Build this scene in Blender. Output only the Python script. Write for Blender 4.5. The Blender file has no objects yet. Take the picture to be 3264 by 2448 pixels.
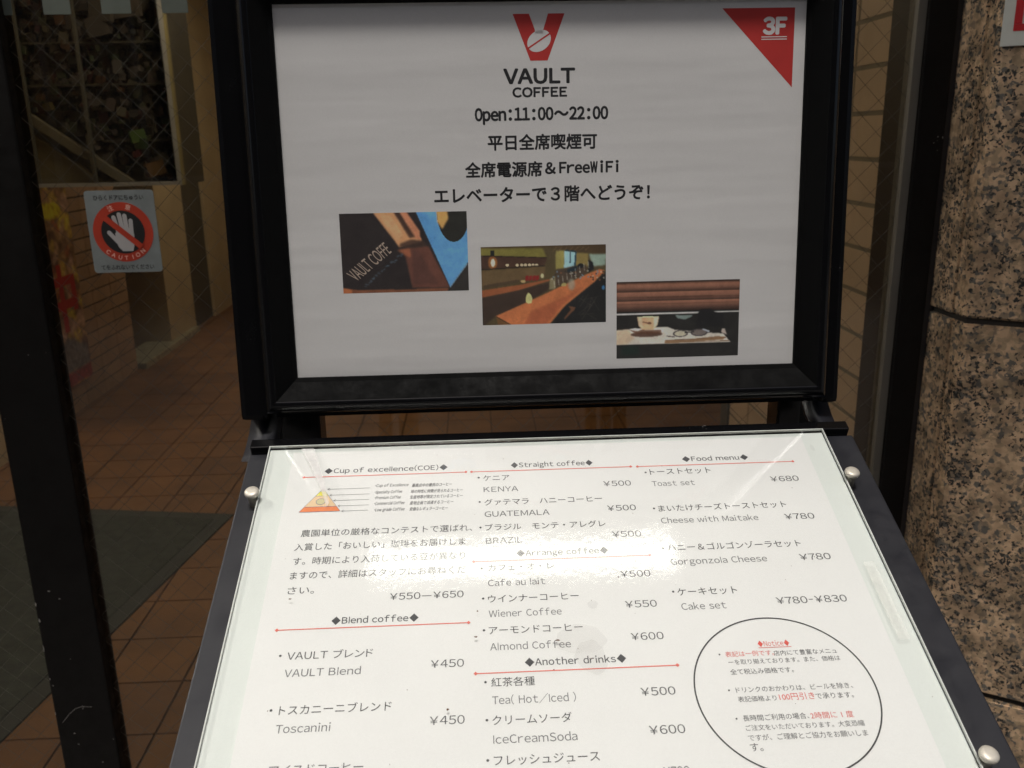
import bpy, bmesh, math, random
import numpy as np
from mathutils import Matrix, Vector

random.seed(7)
rng = np.random.default_rng(7)
S = bpy.context.scene
C = S.collection

# ---------------------------------------------------------------- camera
cam_d = bpy.data.cameras.new('camera')
cam = bpy.data.objects.new('camera', cam_d)
C.objects.link(cam)
CAM = Vector((-0.0597, -0.7205, 1.2717))
YAW, PITCH, ROLL = 0.0405, -0.2743, -0.0187
_f = Vector((math.sin(YAW) * math.cos(PITCH), math.cos(YAW) * math.cos(PITCH), math.sin(PITCH)))
_r = Vector((math.cos(YAW), -math.sin(YAW), 0))
_u = _r.cross(_f)
_r2 = _r * math.cos(ROLL) + _u * math.sin(ROLL)
_u2 = _u * math.cos(ROLL) - _r * math.sin(ROLL)
cam.matrix_world = Matrix(((_r2.x, _u2.x, -_f.x, CAM.x), (_r2.y, _u2.y, -_f.y, CAM.y), (_r2.z, _u2.z, -_f.z, CAM.z), (0, 0, 0, 1)))
cam_d.sensor_width = 36
cam_d.lens = 2805.2 / 3264 * 36
cam_d.clip_start = 0.02
cam_d.clip_end = 200
cam_d.dof.use_dof = True            # a phone's small lens: 1.9 mm opening focused on the sign
cam_d.dof.focus_distance = 0.70
cam_d.dof.aperture_fstop = 16.0
S.camera = cam

# ---------------------------------------------------------------- sky, sun, exposure
SUN_ELEV, SUN_AZ = 70, 8          # degrees above the street, degrees to the left of the view's back
w = bpy.data.worlds.new('World')
S.world = w
w.use_nodes = True
nt = w.node_tree
bg = nt.nodes['Background']
sky = nt.nodes.new('ShaderNodeTexSky')
sky.sky_type = 'NISHITA'
sky.sun_disc = False
sky.sun_elevation = math.radians(SUN_ELEV)
sky.sun_rotation = math.radians(180 + SUN_AZ)
sky.dust_density = 4
sky.air_density = 0.8
sky.ozone_density = 0.6
nt.links.new(sky.outputs[0], bg.inputs[0])
bg.inputs[1].default_value = 0.05
sd = bpy.data.lights.new('sun', 'SUN')
sd.energy = 1.5
sd.angle = math.radians(10)
sd.color = (1.0, 0.965, 0.915)
sun = bpy.data.objects.new('sun', sd)
C.objects.link(sun)
_e, _a = math.radians(SUN_ELEV), math.radians(SUN_AZ)
_dir = Vector((-math.sin(_a) * math.cos(_e), -math.cos(_a) * math.cos(_e), math.sin(_e)))   # towards the sun
sun.rotation_euler = _dir.to_track_quat('Z', 'Y').to_euler()
S.view_settings.view_transform = 'Standard'
S.view_settings.look = 'None'
S.view_settings.exposure = 0.62
S.view_settings.gamma = 1
S.cycles.max_bounces = 8
S.cycles.transparent_max_bounces = 24
S.cycles.caustics_reflective = False
S.cycles.caustics_refractive = False

# ---------------------------------------------------------------- helpers
def lin(c):
    return tuple(((x / 255) / 12.92 if x / 255 <= 0.04045 else ((x / 255 + 0.055) / 1.055) ** 2.4) for x in c)

def tag(o, label=None, cat=None, group=None, kind=None):
    if label: o['label'] = label
    if cat: o['category'] = cat
    if group: o['group'] = group
    if kind: o['kind'] = kind
    return o

def empty(name, loc=(0, 0, 0)):
    o = bpy.data.objects.new(name, None)
    o.location = loc
    o.empty_display_size = 0.05
    C.objects.link(o)
    return o

def origin_of(o):
    v = Vector((0, 0, 0))
    while o is not None:
        v += Vector(o.location)
        o = o.parent
    return v

def mesh_obj(name, verts, faces, mat, parent=None, M=None, smooth=False):
    off = origin_of(parent)
    vs = [(M @ Vector(v) if M is not None else Vector(v)) - off for v in verts]
    me = bpy.data.meshes.new(name)
    me.from_pydata([tuple(v) for v in vs], [], faces)
    if smooth:
        me.polygons.foreach_set('use_smooth', [True] * len(me.polygons))
    if mat is not None: me.materials.append(mat)
    me.update()
    o = bpy.data.objects.new(name, me)
    C.objects.link(o)
    o.parent = parent
    return o

def bm_obj(name, bm, mat, parent=None, M=None, smooth=False):
    me = bpy.data.meshes.new(name)
    off = origin_of(parent)
    if M is not None: bm.transform(M)
    bmesh.ops.translate(bm, verts=bm.verts, vec=-off)
    bm.normal_update()
    bm.to_mesh(me); bm.free()
    if smooth: me.polygons.foreach_set('use_smooth', [True] * len(me.polygons))
    if mat is not None: me.materials.append(mat)
    o = bpy.data.objects.new(name, me)
    C.objects.link(o)
    o.parent = parent
    return o

def add_box(bm, lo, hi, bevel=0):
    x0, y0, z0 = lo; x1, y1, z1 = hi
    t = bmesh.new()
    vs = [t.verts.new(p) for p in ((x0, y0, z0), (x1, y0, z0), (x1, y1, z0), (x0, y1, z0), (x0, y0, z1), (x1, y0, z1), (x1, y1, z1), (x0, y1, z1))]
    for f in ((0, 3, 2, 1), (4, 5, 6, 7), (0, 1, 5, 4), (1, 2, 6, 5), (2, 3, 7, 6), (3, 0, 4, 7)):
        t.faces.new([vs[i] for i in f])
    if bevel: bmesh.ops.bevel(t, geom=t.edges[:], offset=bevel, segments=2, affect='EDGES', profile=0.6)
    me = bpy.data.meshes.new('tmp'); t.to_mesh(me); t.free()
    bm.from_mesh(me); bpy.data.meshes.remove(me)
    return bm

def box(name, lo, hi, mat, parent=None, M=None, bevel=0):
    lo2 = [min(a, b) for a, b in zip(lo, hi)]; hi2 = [max(a, b) for a, b in zip(lo, hi)]
    return bm_obj(name, add_box(bmesh.new(), lo2, hi2, bevel), mat, parent, M)

def prism(name, poly, z0, z1, mat, parent=None, M=None, bevel=0):
    """vertical prism over a plan polygon (x, y)"""
    bm = bmesh.new()
    a = [bm.verts.new((x, y, z0)) for x, y in poly]; b = [bm.verts.new((x, y, z1)) for x, y in poly]
    n = len(poly)
    bm.faces.new(a[::-1]); bm.faces.new(b)
    for i in range(n): bm.faces.new((a[i], a[(i + 1) % n], b[(i + 1) % n], b[i]))
    bmesh.ops.recalc_face_normals(bm, faces=bm.faces)
    if bevel: bmesh.ops.bevel(bm, geom=bm.edges[:], offset=bevel, segments=2, affect='EDGES')
    return bm_obj(name, bm, mat, parent, M)

def lathe(name, prof, mat, parent=None, M=None, n=28):
    verts = []; faces = []
    for r, z in prof:
        for k in range(n):
            t = 2 * math.pi * k / n
            verts.append((r * math.cos(t), r * math.sin(t), z))
    for i in range(len(prof) - 1):
        for k in range(n):
            faces.append((i * n + k, i * n + (k + 1) % n, (i + 1) * n + (k + 1) % n, (i + 1) * n + k))
    faces.append(tuple(range(n))[::-1]); faces.append(tuple((len(prof) - 1) * n + k for k in range(n)))
    return mesh_obj(name, verts, faces, mat, parent, M, smooth=True)

# ---------------------------------------------------------------- materials
def new_mat(name):
    m = bpy.data.materials.new(name); m.use_nodes = True
    return m, m.node_tree, m.node_tree.nodes['Principled BSDF']

def N(nt, typ, **kw):
    n = nt.nodes.new(typ)
    for k, v in kw.items():
        if k.startswith('i_'): n.inputs[k[2:]].default_value = v
        else: setattr(n, k, v)
    return n

def noise(nt, scale, detail=3, rough=0.5, vec=None, dist=0):
    n = N(nt, 'ShaderNodeTexNoise'); n.inputs['Scale'].default_value = scale
    n.inputs['Detail'].default_value = detail; n.inputs['Roughness'].default_value = rough
    n.inputs['Distortion'].default_value = dist
    if vec is not None: nt.links.new(vec, n.inputs['Vector'])
    return n

def ramp(nt, src, stops, interp='LINEAR'):
    r = N(nt, 'ShaderNodeValToRGB'); r.color_ramp.interpolation = interp
    e = r.color_ramp.elements
    while len(e) < len(stops): e.new(0.5)
    for el, (p, c) in zip(e, stops):
        el.position = p; el.color = (c[0], c[1], c[2], 1) if hasattr(c, '__len__') else (c, c, c, 1)
    nt.links.new(src, r.inputs[0])
    return r

def geo(nt, scale=(1, 1, 1)):
    g = N(nt, 'ShaderNodeNewGeometry')
    mp = N(nt, 'ShaderNodeMapping'); mp.inputs['Scale'].default_value = scale
    nt.links.new(g.outputs['Position'], mp.inputs['Vector'])
    return mp.outputs[0]

def bump(nt, b, src, strength, dist=0.001):
    n = N(nt, 'ShaderNodeBump'); n.inputs['Strength'].default_value = strength; n.inputs['Distance'].default_value = dist
    nt.links.new(src, n.inputs['Height']); nt.links.new(n.outputs[0], b.inputs['Normal'])
    return n

def mixcol(nt, fac, a, b):
    m = N(nt, 'ShaderNodeMix', data_type='RGBA')
    for sock, v in ((m.inputs[0], fac), (m.inputs[6], a), (m.inputs[7], b)):
        if isinstance(v, (int, float)): sock.default_value = v
        elif isinstance(v, tuple): sock.default_value = (*v[:3], 1)
        else: nt.links.new(v, sock)
    return m.outputs[2]

def plain(name, col, rough=0.5, metal=0.0, var=0.12, vscale=9, spec=0.5, bmp=0.0, bscale=400):
    m, nt, b = new_mat(name)
    n = noise(nt, vscale, 4, 0.6, geo(nt))
    lo = tuple(c * (1 - var) for c in col); hi = tuple(min(1, c * (1 + var)) for c in col)
    r = ramp(nt, n.outputs[0], [(0.3, lo), (0.7, hi)])
    nt.links.new(r.outputs[0], b.inputs['Base Color'])
    b.inputs['Roughness'].default_value = rough; b.inputs['Metallic'].default_value = metal
    b.inputs['Specular IOR Level'].default_value = spec
    if bmp:
        bump(nt, b, noise(nt, bscale, 2, 0.5, geo(nt)).outputs[0], bmp, 0.0004)
    return m

def black_paint(name, col=(0.012, 0.012, 0.014), rough=0.32, specks=0.66, dusty=0.0, speck_scale=260, spec=0.35):
    """dark enamel with tiny pale chips and faint dust"""
    m, nt, b = new_mat(name)
    p = geo(nt)
    n1 = noise(nt, speck_scale, 1, 0.5, p)
    n2 = noise(nt, 18, 2, 0.5, p)
    ad = N(nt, 'ShaderNodeMath', operation='MULTIPLY'); nt.links.new(n1.outputs[0], ad.inputs[0]); nt.links.new(n2.outputs[0], ad.inputs[1])
    r = ramp(nt, ad.outputs[0], [(specks * 0.72, 0.0), (specks * 0.72 + 0.02, 1.0)])
    d = ramp(nt, noise(nt, 7, 6, 0.7, p).outputs[0], [(0.42, 0.0), (0.8, dusty)])
    c1 = mixcol(nt, d.outputs[0], col, (0.09, 0.085, 0.08))
    c2 = mixcol(nt, r.outputs[0], c1, (0.22, 0.21, 0.2))
    nt.links.new(c2, b.inputs['Base Color'])
    rr = ramp(nt, noise(nt, 35, 5, 0.7, p).outputs[0], [(0.3, rough * 0.75), (0.75, min(1, rough * 1.5))])
    nt.links.new(rr.outputs[0], b.inputs['Roughness'])
    b.inputs['Specular IOR Level'].default_value = spec
    return m

def clear_sheet(name, ior=1.49, rough=0.015, wave=0.0, wscale=(14, 14, 14), tint=(1, 1, 1), fine=0.0, wdist=0.01):
    """thin clear plastic or glass: fresnel between straight-through and mirror"""
    m = bpy.data.materials.new(name); m.use_nodes = True
    nt = m.node_tree; nt.nodes.clear()
    out = N(nt, 'ShaderNodeOutputMaterial'); mix = N(nt, 'ShaderNodeMixShader')
    # symmetric fresnel (same from either side of the sheet): F0 + (1-F0)(1-|N.I|)^5
    g_ = N(nt, 'ShaderNodeNewGeometry'); dp = N(nt, 'ShaderNodeVectorMath', operation='DOT_PRODUCT')
    nt.links.new(g_.outputs['Incoming'], dp.inputs[0]); nt.links.new(g_.outputs['Normal'], dp.inputs[1])
    ab = N(nt, 'ShaderNodeMath', operation='ABSOLUTE'); nt.links.new(dp.outputs['Value'], ab.inputs[0])
    om = N(nt, 'ShaderNodeMath', operation='SUBTRACT'); om.inputs[0].default_value = 1.0; nt.links.new(ab.outputs[0], om.inputs[1])
    pw = N(nt, 'ShaderNodeMath', operation='POWER'); nt.links.new(om.outputs[0], pw.inputs[0]); pw.inputs[1].default_value = 5.0
    F0 = ((ior - 1) / (ior + 1)) ** 2
    fr = N(nt, 'ShaderNodeMath', operation='MULTIPLY_ADD'); nt.links.new(pw.outputs[0], fr.inputs[0]); fr.inputs[1].default_value = 1 - F0; fr.inputs[2].default_value = F0
    tr = N(nt, 'ShaderNodeBsdfTransparent'); tr.inputs[0].default_value = (*tint, 1)
    gl = N(nt, 'ShaderNodeBsdfGlossy'); gl.inputs['Roughness'].default_value = rough
    if wave:
        h = noise(nt, 1.0, 2, 0.45, geo(nt, wscale), 0.6)
        src = h.outputs[0]
        bm = N(nt, 'ShaderNodeBump'); bm.inputs['Strength'].default_value = wave; bm.inputs['Distance'].default_value = wdist
        nt.links.new(src, bm.inputs['Height'])
        last = bm
        if fine:
            h2 = noise(nt, 1.0, 3, 0.6, geo(nt, (160, 160, 160)))
            b2 = N(nt, 'ShaderNodeBump'); b2.inputs['Strength'].default_value = fine; b2.inputs['Distance'].default_value = 0.0008
            nt.links.new(h2.outputs[0], b2.inputs['Height']); nt.links.new(bm.outputs[0], b2.inputs['Normal']); last = b2
        nt.links.new(last.outputs[0], gl.inputs['Normal'])
    nt.links.new(fr.outputs[0], mix.inputs[0]); nt.links.new(tr.outputs[0], mix.inputs[1]); nt.links.new(gl.outputs[0], mix.inputs[2])
    nt.links.new(mix.outputs[0], out.inputs[0])
    return m

def veil(name, col, alpha, noise_scale=60):
    """a thin see-through film: stain, dust, smear, painted highlight"""
    m = bpy.data.materials.new(name); m.use_nodes = True
    nt = m.node_tree; nt.nodes.clear()
    out = N(nt, 'ShaderNodeOutputMaterial'); mix = N(nt, 'ShaderNodeMixShader')
    tr = N(nt, 'ShaderNodeBsdfTransparent'); df = N(nt, 'ShaderNodeBsdfDiffuse'); df.inputs[0].default_value = (*col, 1)
    r = ramp(nt, noise(nt, noise_scale, 4, 0.6, geo(nt)).outputs[0], [(0.3, alpha * 0.6), (0.7, alpha * 1.3)])
    nt.links.new(r.outputs[0], mix.inputs[0]); nt.links.new(tr.outputs[0], mix.inputs[1]); nt.links.new(df.outputs[0], mix.inputs[2])
    nt.links.new(mix.outputs[0], out.inputs[0])
    return m

def granite(name):
    m, nt, b = new_mat(name)
    p = geo(nt)
    nz = noise(nt, 90, 3, 0.6, p)
    dm = N(nt, 'ShaderNodeMixRGB', blend_type='ADD'); dm.inputs[0].default_value = 0.014
    nt.links.new(p, dm.inputs[1]); nt.links.new(nz.outputs['Color'], dm.inputs[2])
    def cells(scale):
        v = N(nt, 'ShaderNodeTexVoronoi'); v.inputs['Scale'].default_value = scale
        nt.links.new(dm.outputs[0], v.inputs['Vector'])
        s = N(nt, 'ShaderNodeSeparateColor'); nt.links.new(v.outputs['Color'], s.inputs[0])
        return s
    s1 = cells(170)
    base = ramp(nt, s1.outputs[0], [(0.0, (0.56, 0.38, 0.235)), (0.28, (0.63, 0.44, 0.275)), (0.50, (0.43, 0.31, 0.19)), (0.68, (0.30, 0.225, 0.155)), (0.84, (0.15, 0.135, 0.115))], 'CONSTANT')
    s2 = cells(310)
    cl = noise(nt, 16, 3, 0.6, p)
    mm = N(nt, 'ShaderNodeMath', operation='ADD'); nt.links.new(s2.outputs[1], mm.inputs[0])
    m2 = N(nt, 'ShaderNodeMath', operation='MULTIPLY'); nt.links.new(cl.outputs[0], m2.inputs[0]); m2.inputs[1].default_value = 1.1
    nt.links.new(m2.outputs[0], mm.inputs[1])
    blk = ramp(nt, mm.outputs[0], [(0.0, 0.0), (0.0001, 0.0)], 'CONSTANT')
    gt = N(nt, 'ShaderNodeMath', operation='GREATER_THAN'); nt.links.new(mm.outputs[0], gt.inputs[0]); gt.inputs[1].default_value = 1.40
    nt.nodes.remove(blk)
    c1 = mixcol(nt, gt.outputs[0], base.outputs[0], (0.028, 0.028, 0.027))
    cloud = ramp(nt, noise(nt, 28, 3, 0.6, p).outputs[0], [(0.38, 0.5), (0.6, 1.0)])
    mu = N(nt, 'ShaderNodeMixRGB', blend_type='MULTIPLY'); mu.inputs[0].default_value = 1
    nt.links.new(c1, mu.inputs[1]); nt.links.new(cloud.outputs[0], mu.inputs[2])
    nt.links.new(mu.outputs[0], b.inputs['Base Color'])
    b.inputs['Roughness'].default_value = 0.5
    bump(nt, b, noise(nt, 500, 2, 0.5, p).outputs[0], 0.15, 0.0004)
    return m

def vcol_mat(name, rough=0.5, spec=0.4):
    m, nt, b = new_mat(name)
    a = N(nt, 'ShaderNodeVertexColor'); a.layer_name = 'Col'
    g = noise(nt, 900, 2, 0.5, geo(nt))
    r = ramp(nt, g.outputs[0], [(0.2, 0.95), (0.8, 1.0)])
    mu = N(nt, 'ShaderNodeMixRGB', blend_type='MULTIPLY'); mu.inputs[0].default_value = 1
    nt.links.new(a.outputs[0], mu.inputs[1]); nt.links.new(r.outputs[0], mu.inputs[2])
    nt.links.new(mu.outputs[0], b.inputs['Base Color'])
    b.inputs['Roughness'].default_value = rough; b.inputs['Specular IOR Level'].default_value = spec
    return m

def paper_mat(name, col, rough=0.45, wav=0.0):
    m, nt, b = new_mat(name)
    p = geo(nt)
    n = noise(nt, 9, 5, 0.6, p)
    r = ramp(nt, n.outputs[0], [(0.3, tuple(c * 0.955 for c in col)), (0.7, col)])
    f = ramp(nt, noise(nt, 700, 2, 0.6, p).outputs[0], [(0.2, 0.95), (0.8, 1.0)])
    mu = N(nt, 'ShaderNodeMixRGB', blend_type='MULTIPLY'); mu.inputs[0].default_value = 1
    nt.links.new(r.outputs[0], mu.inputs[1]); nt.links.new(f.outputs[0], mu.inputs[2])
    nt.links.new(mu.outputs[0], b.inputs['Base Color'])
    b.inputs['Roughness'].default_value = rough; b.inputs['Specular IOR Level'].default_value = 0.3
    if wav:
        h = noise(nt, 1.0, 2, 0.5, geo(nt, (5, 5, 38)))
        bump(nt, b, h.outputs[0], wav, 0.004)
    return m

M_frame = black_paint('black_plastic_frame', (0.004, 0.004, 0.0045), 0.13, 0.78, 0.0)
M_column = black_paint('black_enamel_column', (0.004, 0.004, 0.0045), 0.2, 0.72, 0.0, spec=0.16)
M_bevel = black_paint('matt_black_bevel', (0.0035, 0.0035, 0.0035), 0.6, 0.9, 0.0, spec=0.06)
M_tray = black_paint('dark_blue_grey_tray_paint', (0.013, 0.0135, 0.018), 0.42, 0.70, 0.12)
M_stile = black_paint('dark_door_aluminium', (0.006, 0.005, 0.0045), 0.5, 0.70, 0.05, 180, spec=0.2)
M_jamb = black_paint('grey_door_frame_aluminium', (0.05, 0.045, 0.045), 0.45, 0.7, 0.2)
M_bead = plain('glazing_bead_grey', (0.13, 0.12, 0.1), 0.5)
M_paper = paper_mat('menu_paper', (0.88, 0.875, 0.86))
M_poster = paper_mat('poster_paper', (0.71, 0.70, 0.69), 0.5, 0.25)
M_back = paper_mat('milky_backing_plate', (0.80, 0.835, 0.80), 0.35)
M_acryl = clear_sheet('clear_acrylic_cover', 1.49, 0.045, 0.35, (12, 26, 26), (0.985, 0.99, 0.985), 0.08, 0.00055)
M_film = clear_sheet('clear_poster_film', 1.45, 0.06, 0.4, (6, 6, 30), (0.97, 0.97, 0.965), 0.0, 0.0008)
M_edge = plain('acrylic_cut_edge', (0.62, 0.64, 0.60), 0.25, 0, 0.1, 40)
M_glass = clear_sheet('wired_door_glass', 1.5, 0.01, 0.0, tint=(0.9, 0.89, 0.85))
M_wire = plain('glass_wire', (0.105, 0.10, 0.09), 0.5, 0.2, 0.2, 20)
M_ink = plain('black_ink', (0.018, 0.018, 0.02), 0.5, 0, 0.15, 30)
M_ink2 = plain('dark_grey_ink', (0.055, 0.055, 0.06), 0.5, 0, 0.2, 30)
M_ink3 = plain('mid_grey_ink', (0.13, 0.13, 0.135), 0.5, 0, 0.2, 30)
M_blue_ink = plain('blue_black_ink', (0.045, 0.05, 0.06), 0.5, 0, 0.2, 30)
M_red = plain('red_ink', (0.68, 0.09, 0.07), 0.5, 0, 0.1, 30)
M_dred = plain('poster_red', (0.50, 0.035, 0.03), 0.5, 0, 0.08, 30)
M_pink = plain('salmon_red_line_ink', (0.78, 0.17, 0.13), 0.5, 0, 0.1, 30)
M_white = plain('white_print', (0.72, 0.70, 0.69), 0.5, 0, 0.05)
M_metal = plain('satin_screw_cap', (0.60, 0.56, 0.48), 0.45, 0.4, 0.15, 60)
M_print = vcol_mat('photo_print')
M_granite = granite('speckled_pink_granite')
M_mortar = plain('dark_joint', (0.03, 0.026, 0.022), 0.9)

# ---------------------------------------------------------------- two sheets' frames of reference
LEAN, TILT = 0.0801, 0.4183
M_post = Matrix.Translation((0, 0, 1.08)) @ Matrix.Rotation(math.pi / 2 - LEAN, 4, 'X')         # x right, y up the poster, z towards the reader
M_menu = Matrix.Translation((-0.0014, -0.0352, 1.0255)) @ Matrix.Rotation(TILT, 4, 'X')         # x right, y up the sheet, z off the sheet

# ---------------------------------------------------------------- lettering
_cache = {}
def text_mesh(body, offset=0.0):
    k = (body, offset)
    if k in _cache: return _cache[k]
    c = bpy.data.curves.new('lettering', 'FONT'); c.body = body; c.size = 1; c.resolution_u = 3; c.offset = offset
    o = bpy.data.objects.new('lettering', c); C.objects.link(o)
    dg = bpy.context.evaluated_depsgraph_get(); dg.update()
    me = bpy.data.meshes.new_from_object(o.evaluated_get(dg))
    vs = np.array([v.co[:] for v in me.vertices]) if len(me.vertices) else np.zeros((0, 3))
    fs = [tuple(p.vertices) for p in me.polygons]
    bpy.data.objects.remove(o); bpy.data.curves.remove(c); bpy.data.meshes.remove(me)
    _cache[k] = (vs, fs)
    return vs, fs

def lettering(body, x0, x1, y, mat, parent, M, z=0.00012, ysc=None, offset=0.0, name='lettering', shear=0.0):
    vs, fs = text_mesh(body, offset)
    xa, xb = vs[:, 0].min(), vs[:, 0].max()
    sx = (x1 - x0) / (xb - xa)
    sy = sx if ysc is None else ysc
    P = [(x0 + (v[0] - xa) * sx + v[1] * sy * shear, y + v[1] * sy, z) for v in vs]
    return mesh_obj(name, P, fs, mat, parent, M)

TIGHT = {c: 0.012 for c in 'AVTWYvwy7/'}; TIGHT.update({c: 0.045 for c in 'CGOQcoedSs5036892aqbpgJ4'})
def latin_mesh(body, gap=1.0, mono=None):
    """western letters from the wide sans glyphs, set with their own spacing; cap height about 0.74"""
    k = ('L', body, gap, mono)
    if k in _cache: return _cache[k]
    V, F, x = [], [], 0.0
    prev = 0.05
    for i_, ch in enumerate(body):
        if ch == ' ':
            x += mono or 0.36; continue
        code = {'l': 'Ｉ', '¥': '￥', '◆': '◆', '―': '―', '～': '～', '-': '－'}.get(ch, chr(ord(ch) + 0xFEE0) if 33 <= ord(ch) <= 126 else ch)
        if ch in 'lI':
            hh = 0.765 if ch == 'l' else 0.735
            vs, fs = np.array([(0, 0, 0), (0.078, 0, 0), (0.078, hh, 0), (0, hh, 0)], float), [(0, 1, 2, 3)]
        else: vs, fs = text_mesh(code)
        if len(vs) == 0: continue
        a, b = vs[:, 0].min(), vs[:, 0].max()
        if mono:
            m_ = mono * (2 if ord(ch) > 1000 else 1)
            w_ = b - a; sc = min(1.0, (m_ * 0.86) / w_); c0 = x + m_ / 2
            P = [((v[0] - (a + b) / 2) * sc + c0, v[1], 0) for v in vs]; x += m_
        else:
            sb = TIGHT.get(ch, 0.075) * gap
            sx = 1.0
            if ch in '-―': sx = 0.45 if ch == '-' else 0.8
            P = [((v[0] - a) * sx + x + sb, v[1], 0) for v in vs]; x += (b - a) * sx + 2 * sb
        i = len(V); V += P; F += [tuple(q + i for q in f) for f in fs]
    r = (np.array(V), F); _cache[k] = r
    return r

def lettering2(body, x0, x1, y, mat, parent, M, z=0.00012, ysc=0.008, bold=0.0, mono=None, name='lettering', shear=0.0, gap=1.0, west=True):
    vs, fs = latin_mesh(body, gap, mono) if west else text_mesh(body)
    x0 += bold; x1 -= bold
    xa, xb = vs[:, 0].min(), vs[:, 0].max(); sx = (x1 - x0) / (xb - xa); sy = sx if ysc is None else ysc
    sh = [(0, 0)] if not bold else [(math.cos(t) * bold, math.sin(t) * bold) for t in [k * math.pi / 4 + .3 for k in range(8)]]
    P, F = [], []
    for k, (dx, dy) in enumerate(sh):
        i = len(P)
        P += [(x0 + (v[0] - xa) * sx + v[1] * sy * shear + dx, y + v[1] * sy + dy, z + k * 0.000004) for v in vs]
        F += [tuple(q + i for q in f) for f in fs]
    return mesh_obj(name, P, F, mat, parent, M)

def flat(name, pts, mat, parent, M, z=0.0002):
    return mesh_obj(name, [(x, y, z) for x, y in pts], [tuple(range(len(pts)))], mat, parent, M)

def disc(name, cx, cy, r, mat, parent, M, z=0.0002, n=14, ry=None, jitter=0.0):
    ry = ry or r
    pts = []
    ph = random.random() * 6
    for k in range(n):
        t = 2 * math.pi * k / n
        j = 1 + jitter * (math.sin(3 * t + ph) * 0.5 + math.sin(5 * t + 2 * ph) * 0.35 + random.uniform(-.3, .3))
        pts.append((cx + r * math.cos(t) * j, cy + ry * math.sin(t) * j))
    return flat(name, pts, mat, parent, M, z)

def stroke(name, pts, wd, mat, parent, M, z=0.0002, closed=False):
    n = len(pts); L = []; R = []
    for i in range(n):
        a = Vector(pts[(i - 1) % n] if (i > 0 or closed) else pts[0]); b = Vector(pts[(i + 1) % n] if (i < n - 1 or closed) else pts[-1])
        d = (b - a).normalized(); nn = Vector((-d.y, d.x)) * wd / 2
        p = Vector(pts[i]); L.append((p.x + nn.x, p.y + nn.y, z)); R.append((p.x - nn.x, p.y - nn.y, z))
    fs = [(i, i + 1, n + i + 1, n + i) for i in range(n - 1)]
    if closed: fs.append((n - 1, 0, n, 2 * n - 1))
    return mesh_obj(name, L + R, fs, mat, parent, M)

# ---------------------------------------------------------------- printed pictures (flat prints painted on a fine grid)
class Canvas:
    def __init__(s, w, h, bgc):
        s.w, s.h = w, h
        s.X, s.Y = np.meshgrid((np.arange(w)) / (w - 1), (np.arange(h)) / (h - 1))
        s.a = np.ones((h, w, 3)) * np.array(bgc, float)
    def put(s, m, c):
        m = np.clip(m, 0, 1)[..., None]
        s.a = s.a * (1 - m) + np.array(c, float) * m
    def blur(s, m, k):
        for _ in range(k):
            q = np.pad(m, 1, mode='edge'); m = (q[:-2, 1:-1] + q[2:, 1:-1] + q[1:-1, :-2] + q[1:-1, 2:] + 2 * q[1:-1, 1:-1]) / 6
        return m
    def poly(s, pts, c, k=1, op=1.0):
        k = int(k * 1.8) + 1
        ins = np.zeros(s.X.shape, bool); n = len(pts)
        for i in range(n):
            x1, y1 = pts[i]; x2, y2 = pts[(i + 1) % n]
            if y1 == y2: continue
            cr = ((y1 > s.Y) != (y2 > s.Y)) & (s.X < (x2 - x1) * (s.Y - y1) / (y2 - y1) + x1)
            ins ^= cr
        s.put(s.blur(ins.astype(float), k) * op, c)
    def ell(s, cx, cy, rx, ry, c, k=1, op=1.0, rot=0.0):
        dx, dy = (s.X - cx) * s.w / s.h, s.Y - cy
        u = dx * math.cos(rot) + dy * math.sin(rot); v = -dx * math.sin(rot) + dy * math.cos(rot)
        s.put(s.blur((((u / (rx * s.w / s.h)) ** 2 + (v / ry) ** 2) < 1).astype(float), k) * op, c)
    def line(s, x1, y1, x2, y2, wd, c, k=1, op=1.0):
        dx, dy = x2 - x1, y2 - y1; L = math.hypot(dx, dy) + 1e-9; nx, ny = -dy / L * wd / 2, dx / L * wd / 2
        s.poly([(x1 + nx, y1 + ny), (x2 + nx, y2 + ny), (x2 - nx, y2 - ny), (x1 - nx, y1 - ny)], c, k, op)
    def tone(s, amp, gen):
        for k, a_ in ((60, 1.0), (18, .6), (5, .35)):
            m = s.blur(gen.normal(0, 1, s.X.shape), k); m /= m.std() + 1e-9
            s.a = np.clip(s.a * (1 + amp * a_ * m[..., None]), 0, 255)
    def mottle(s, amp, k, gen):
        m = s.blur(gen.normal(0, 1, s.X.shape), k); m /= m.std() + 1e-9
        s.a = np.clip(s.a * (1 + amp * m[..., None]), 0, 255)

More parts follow.
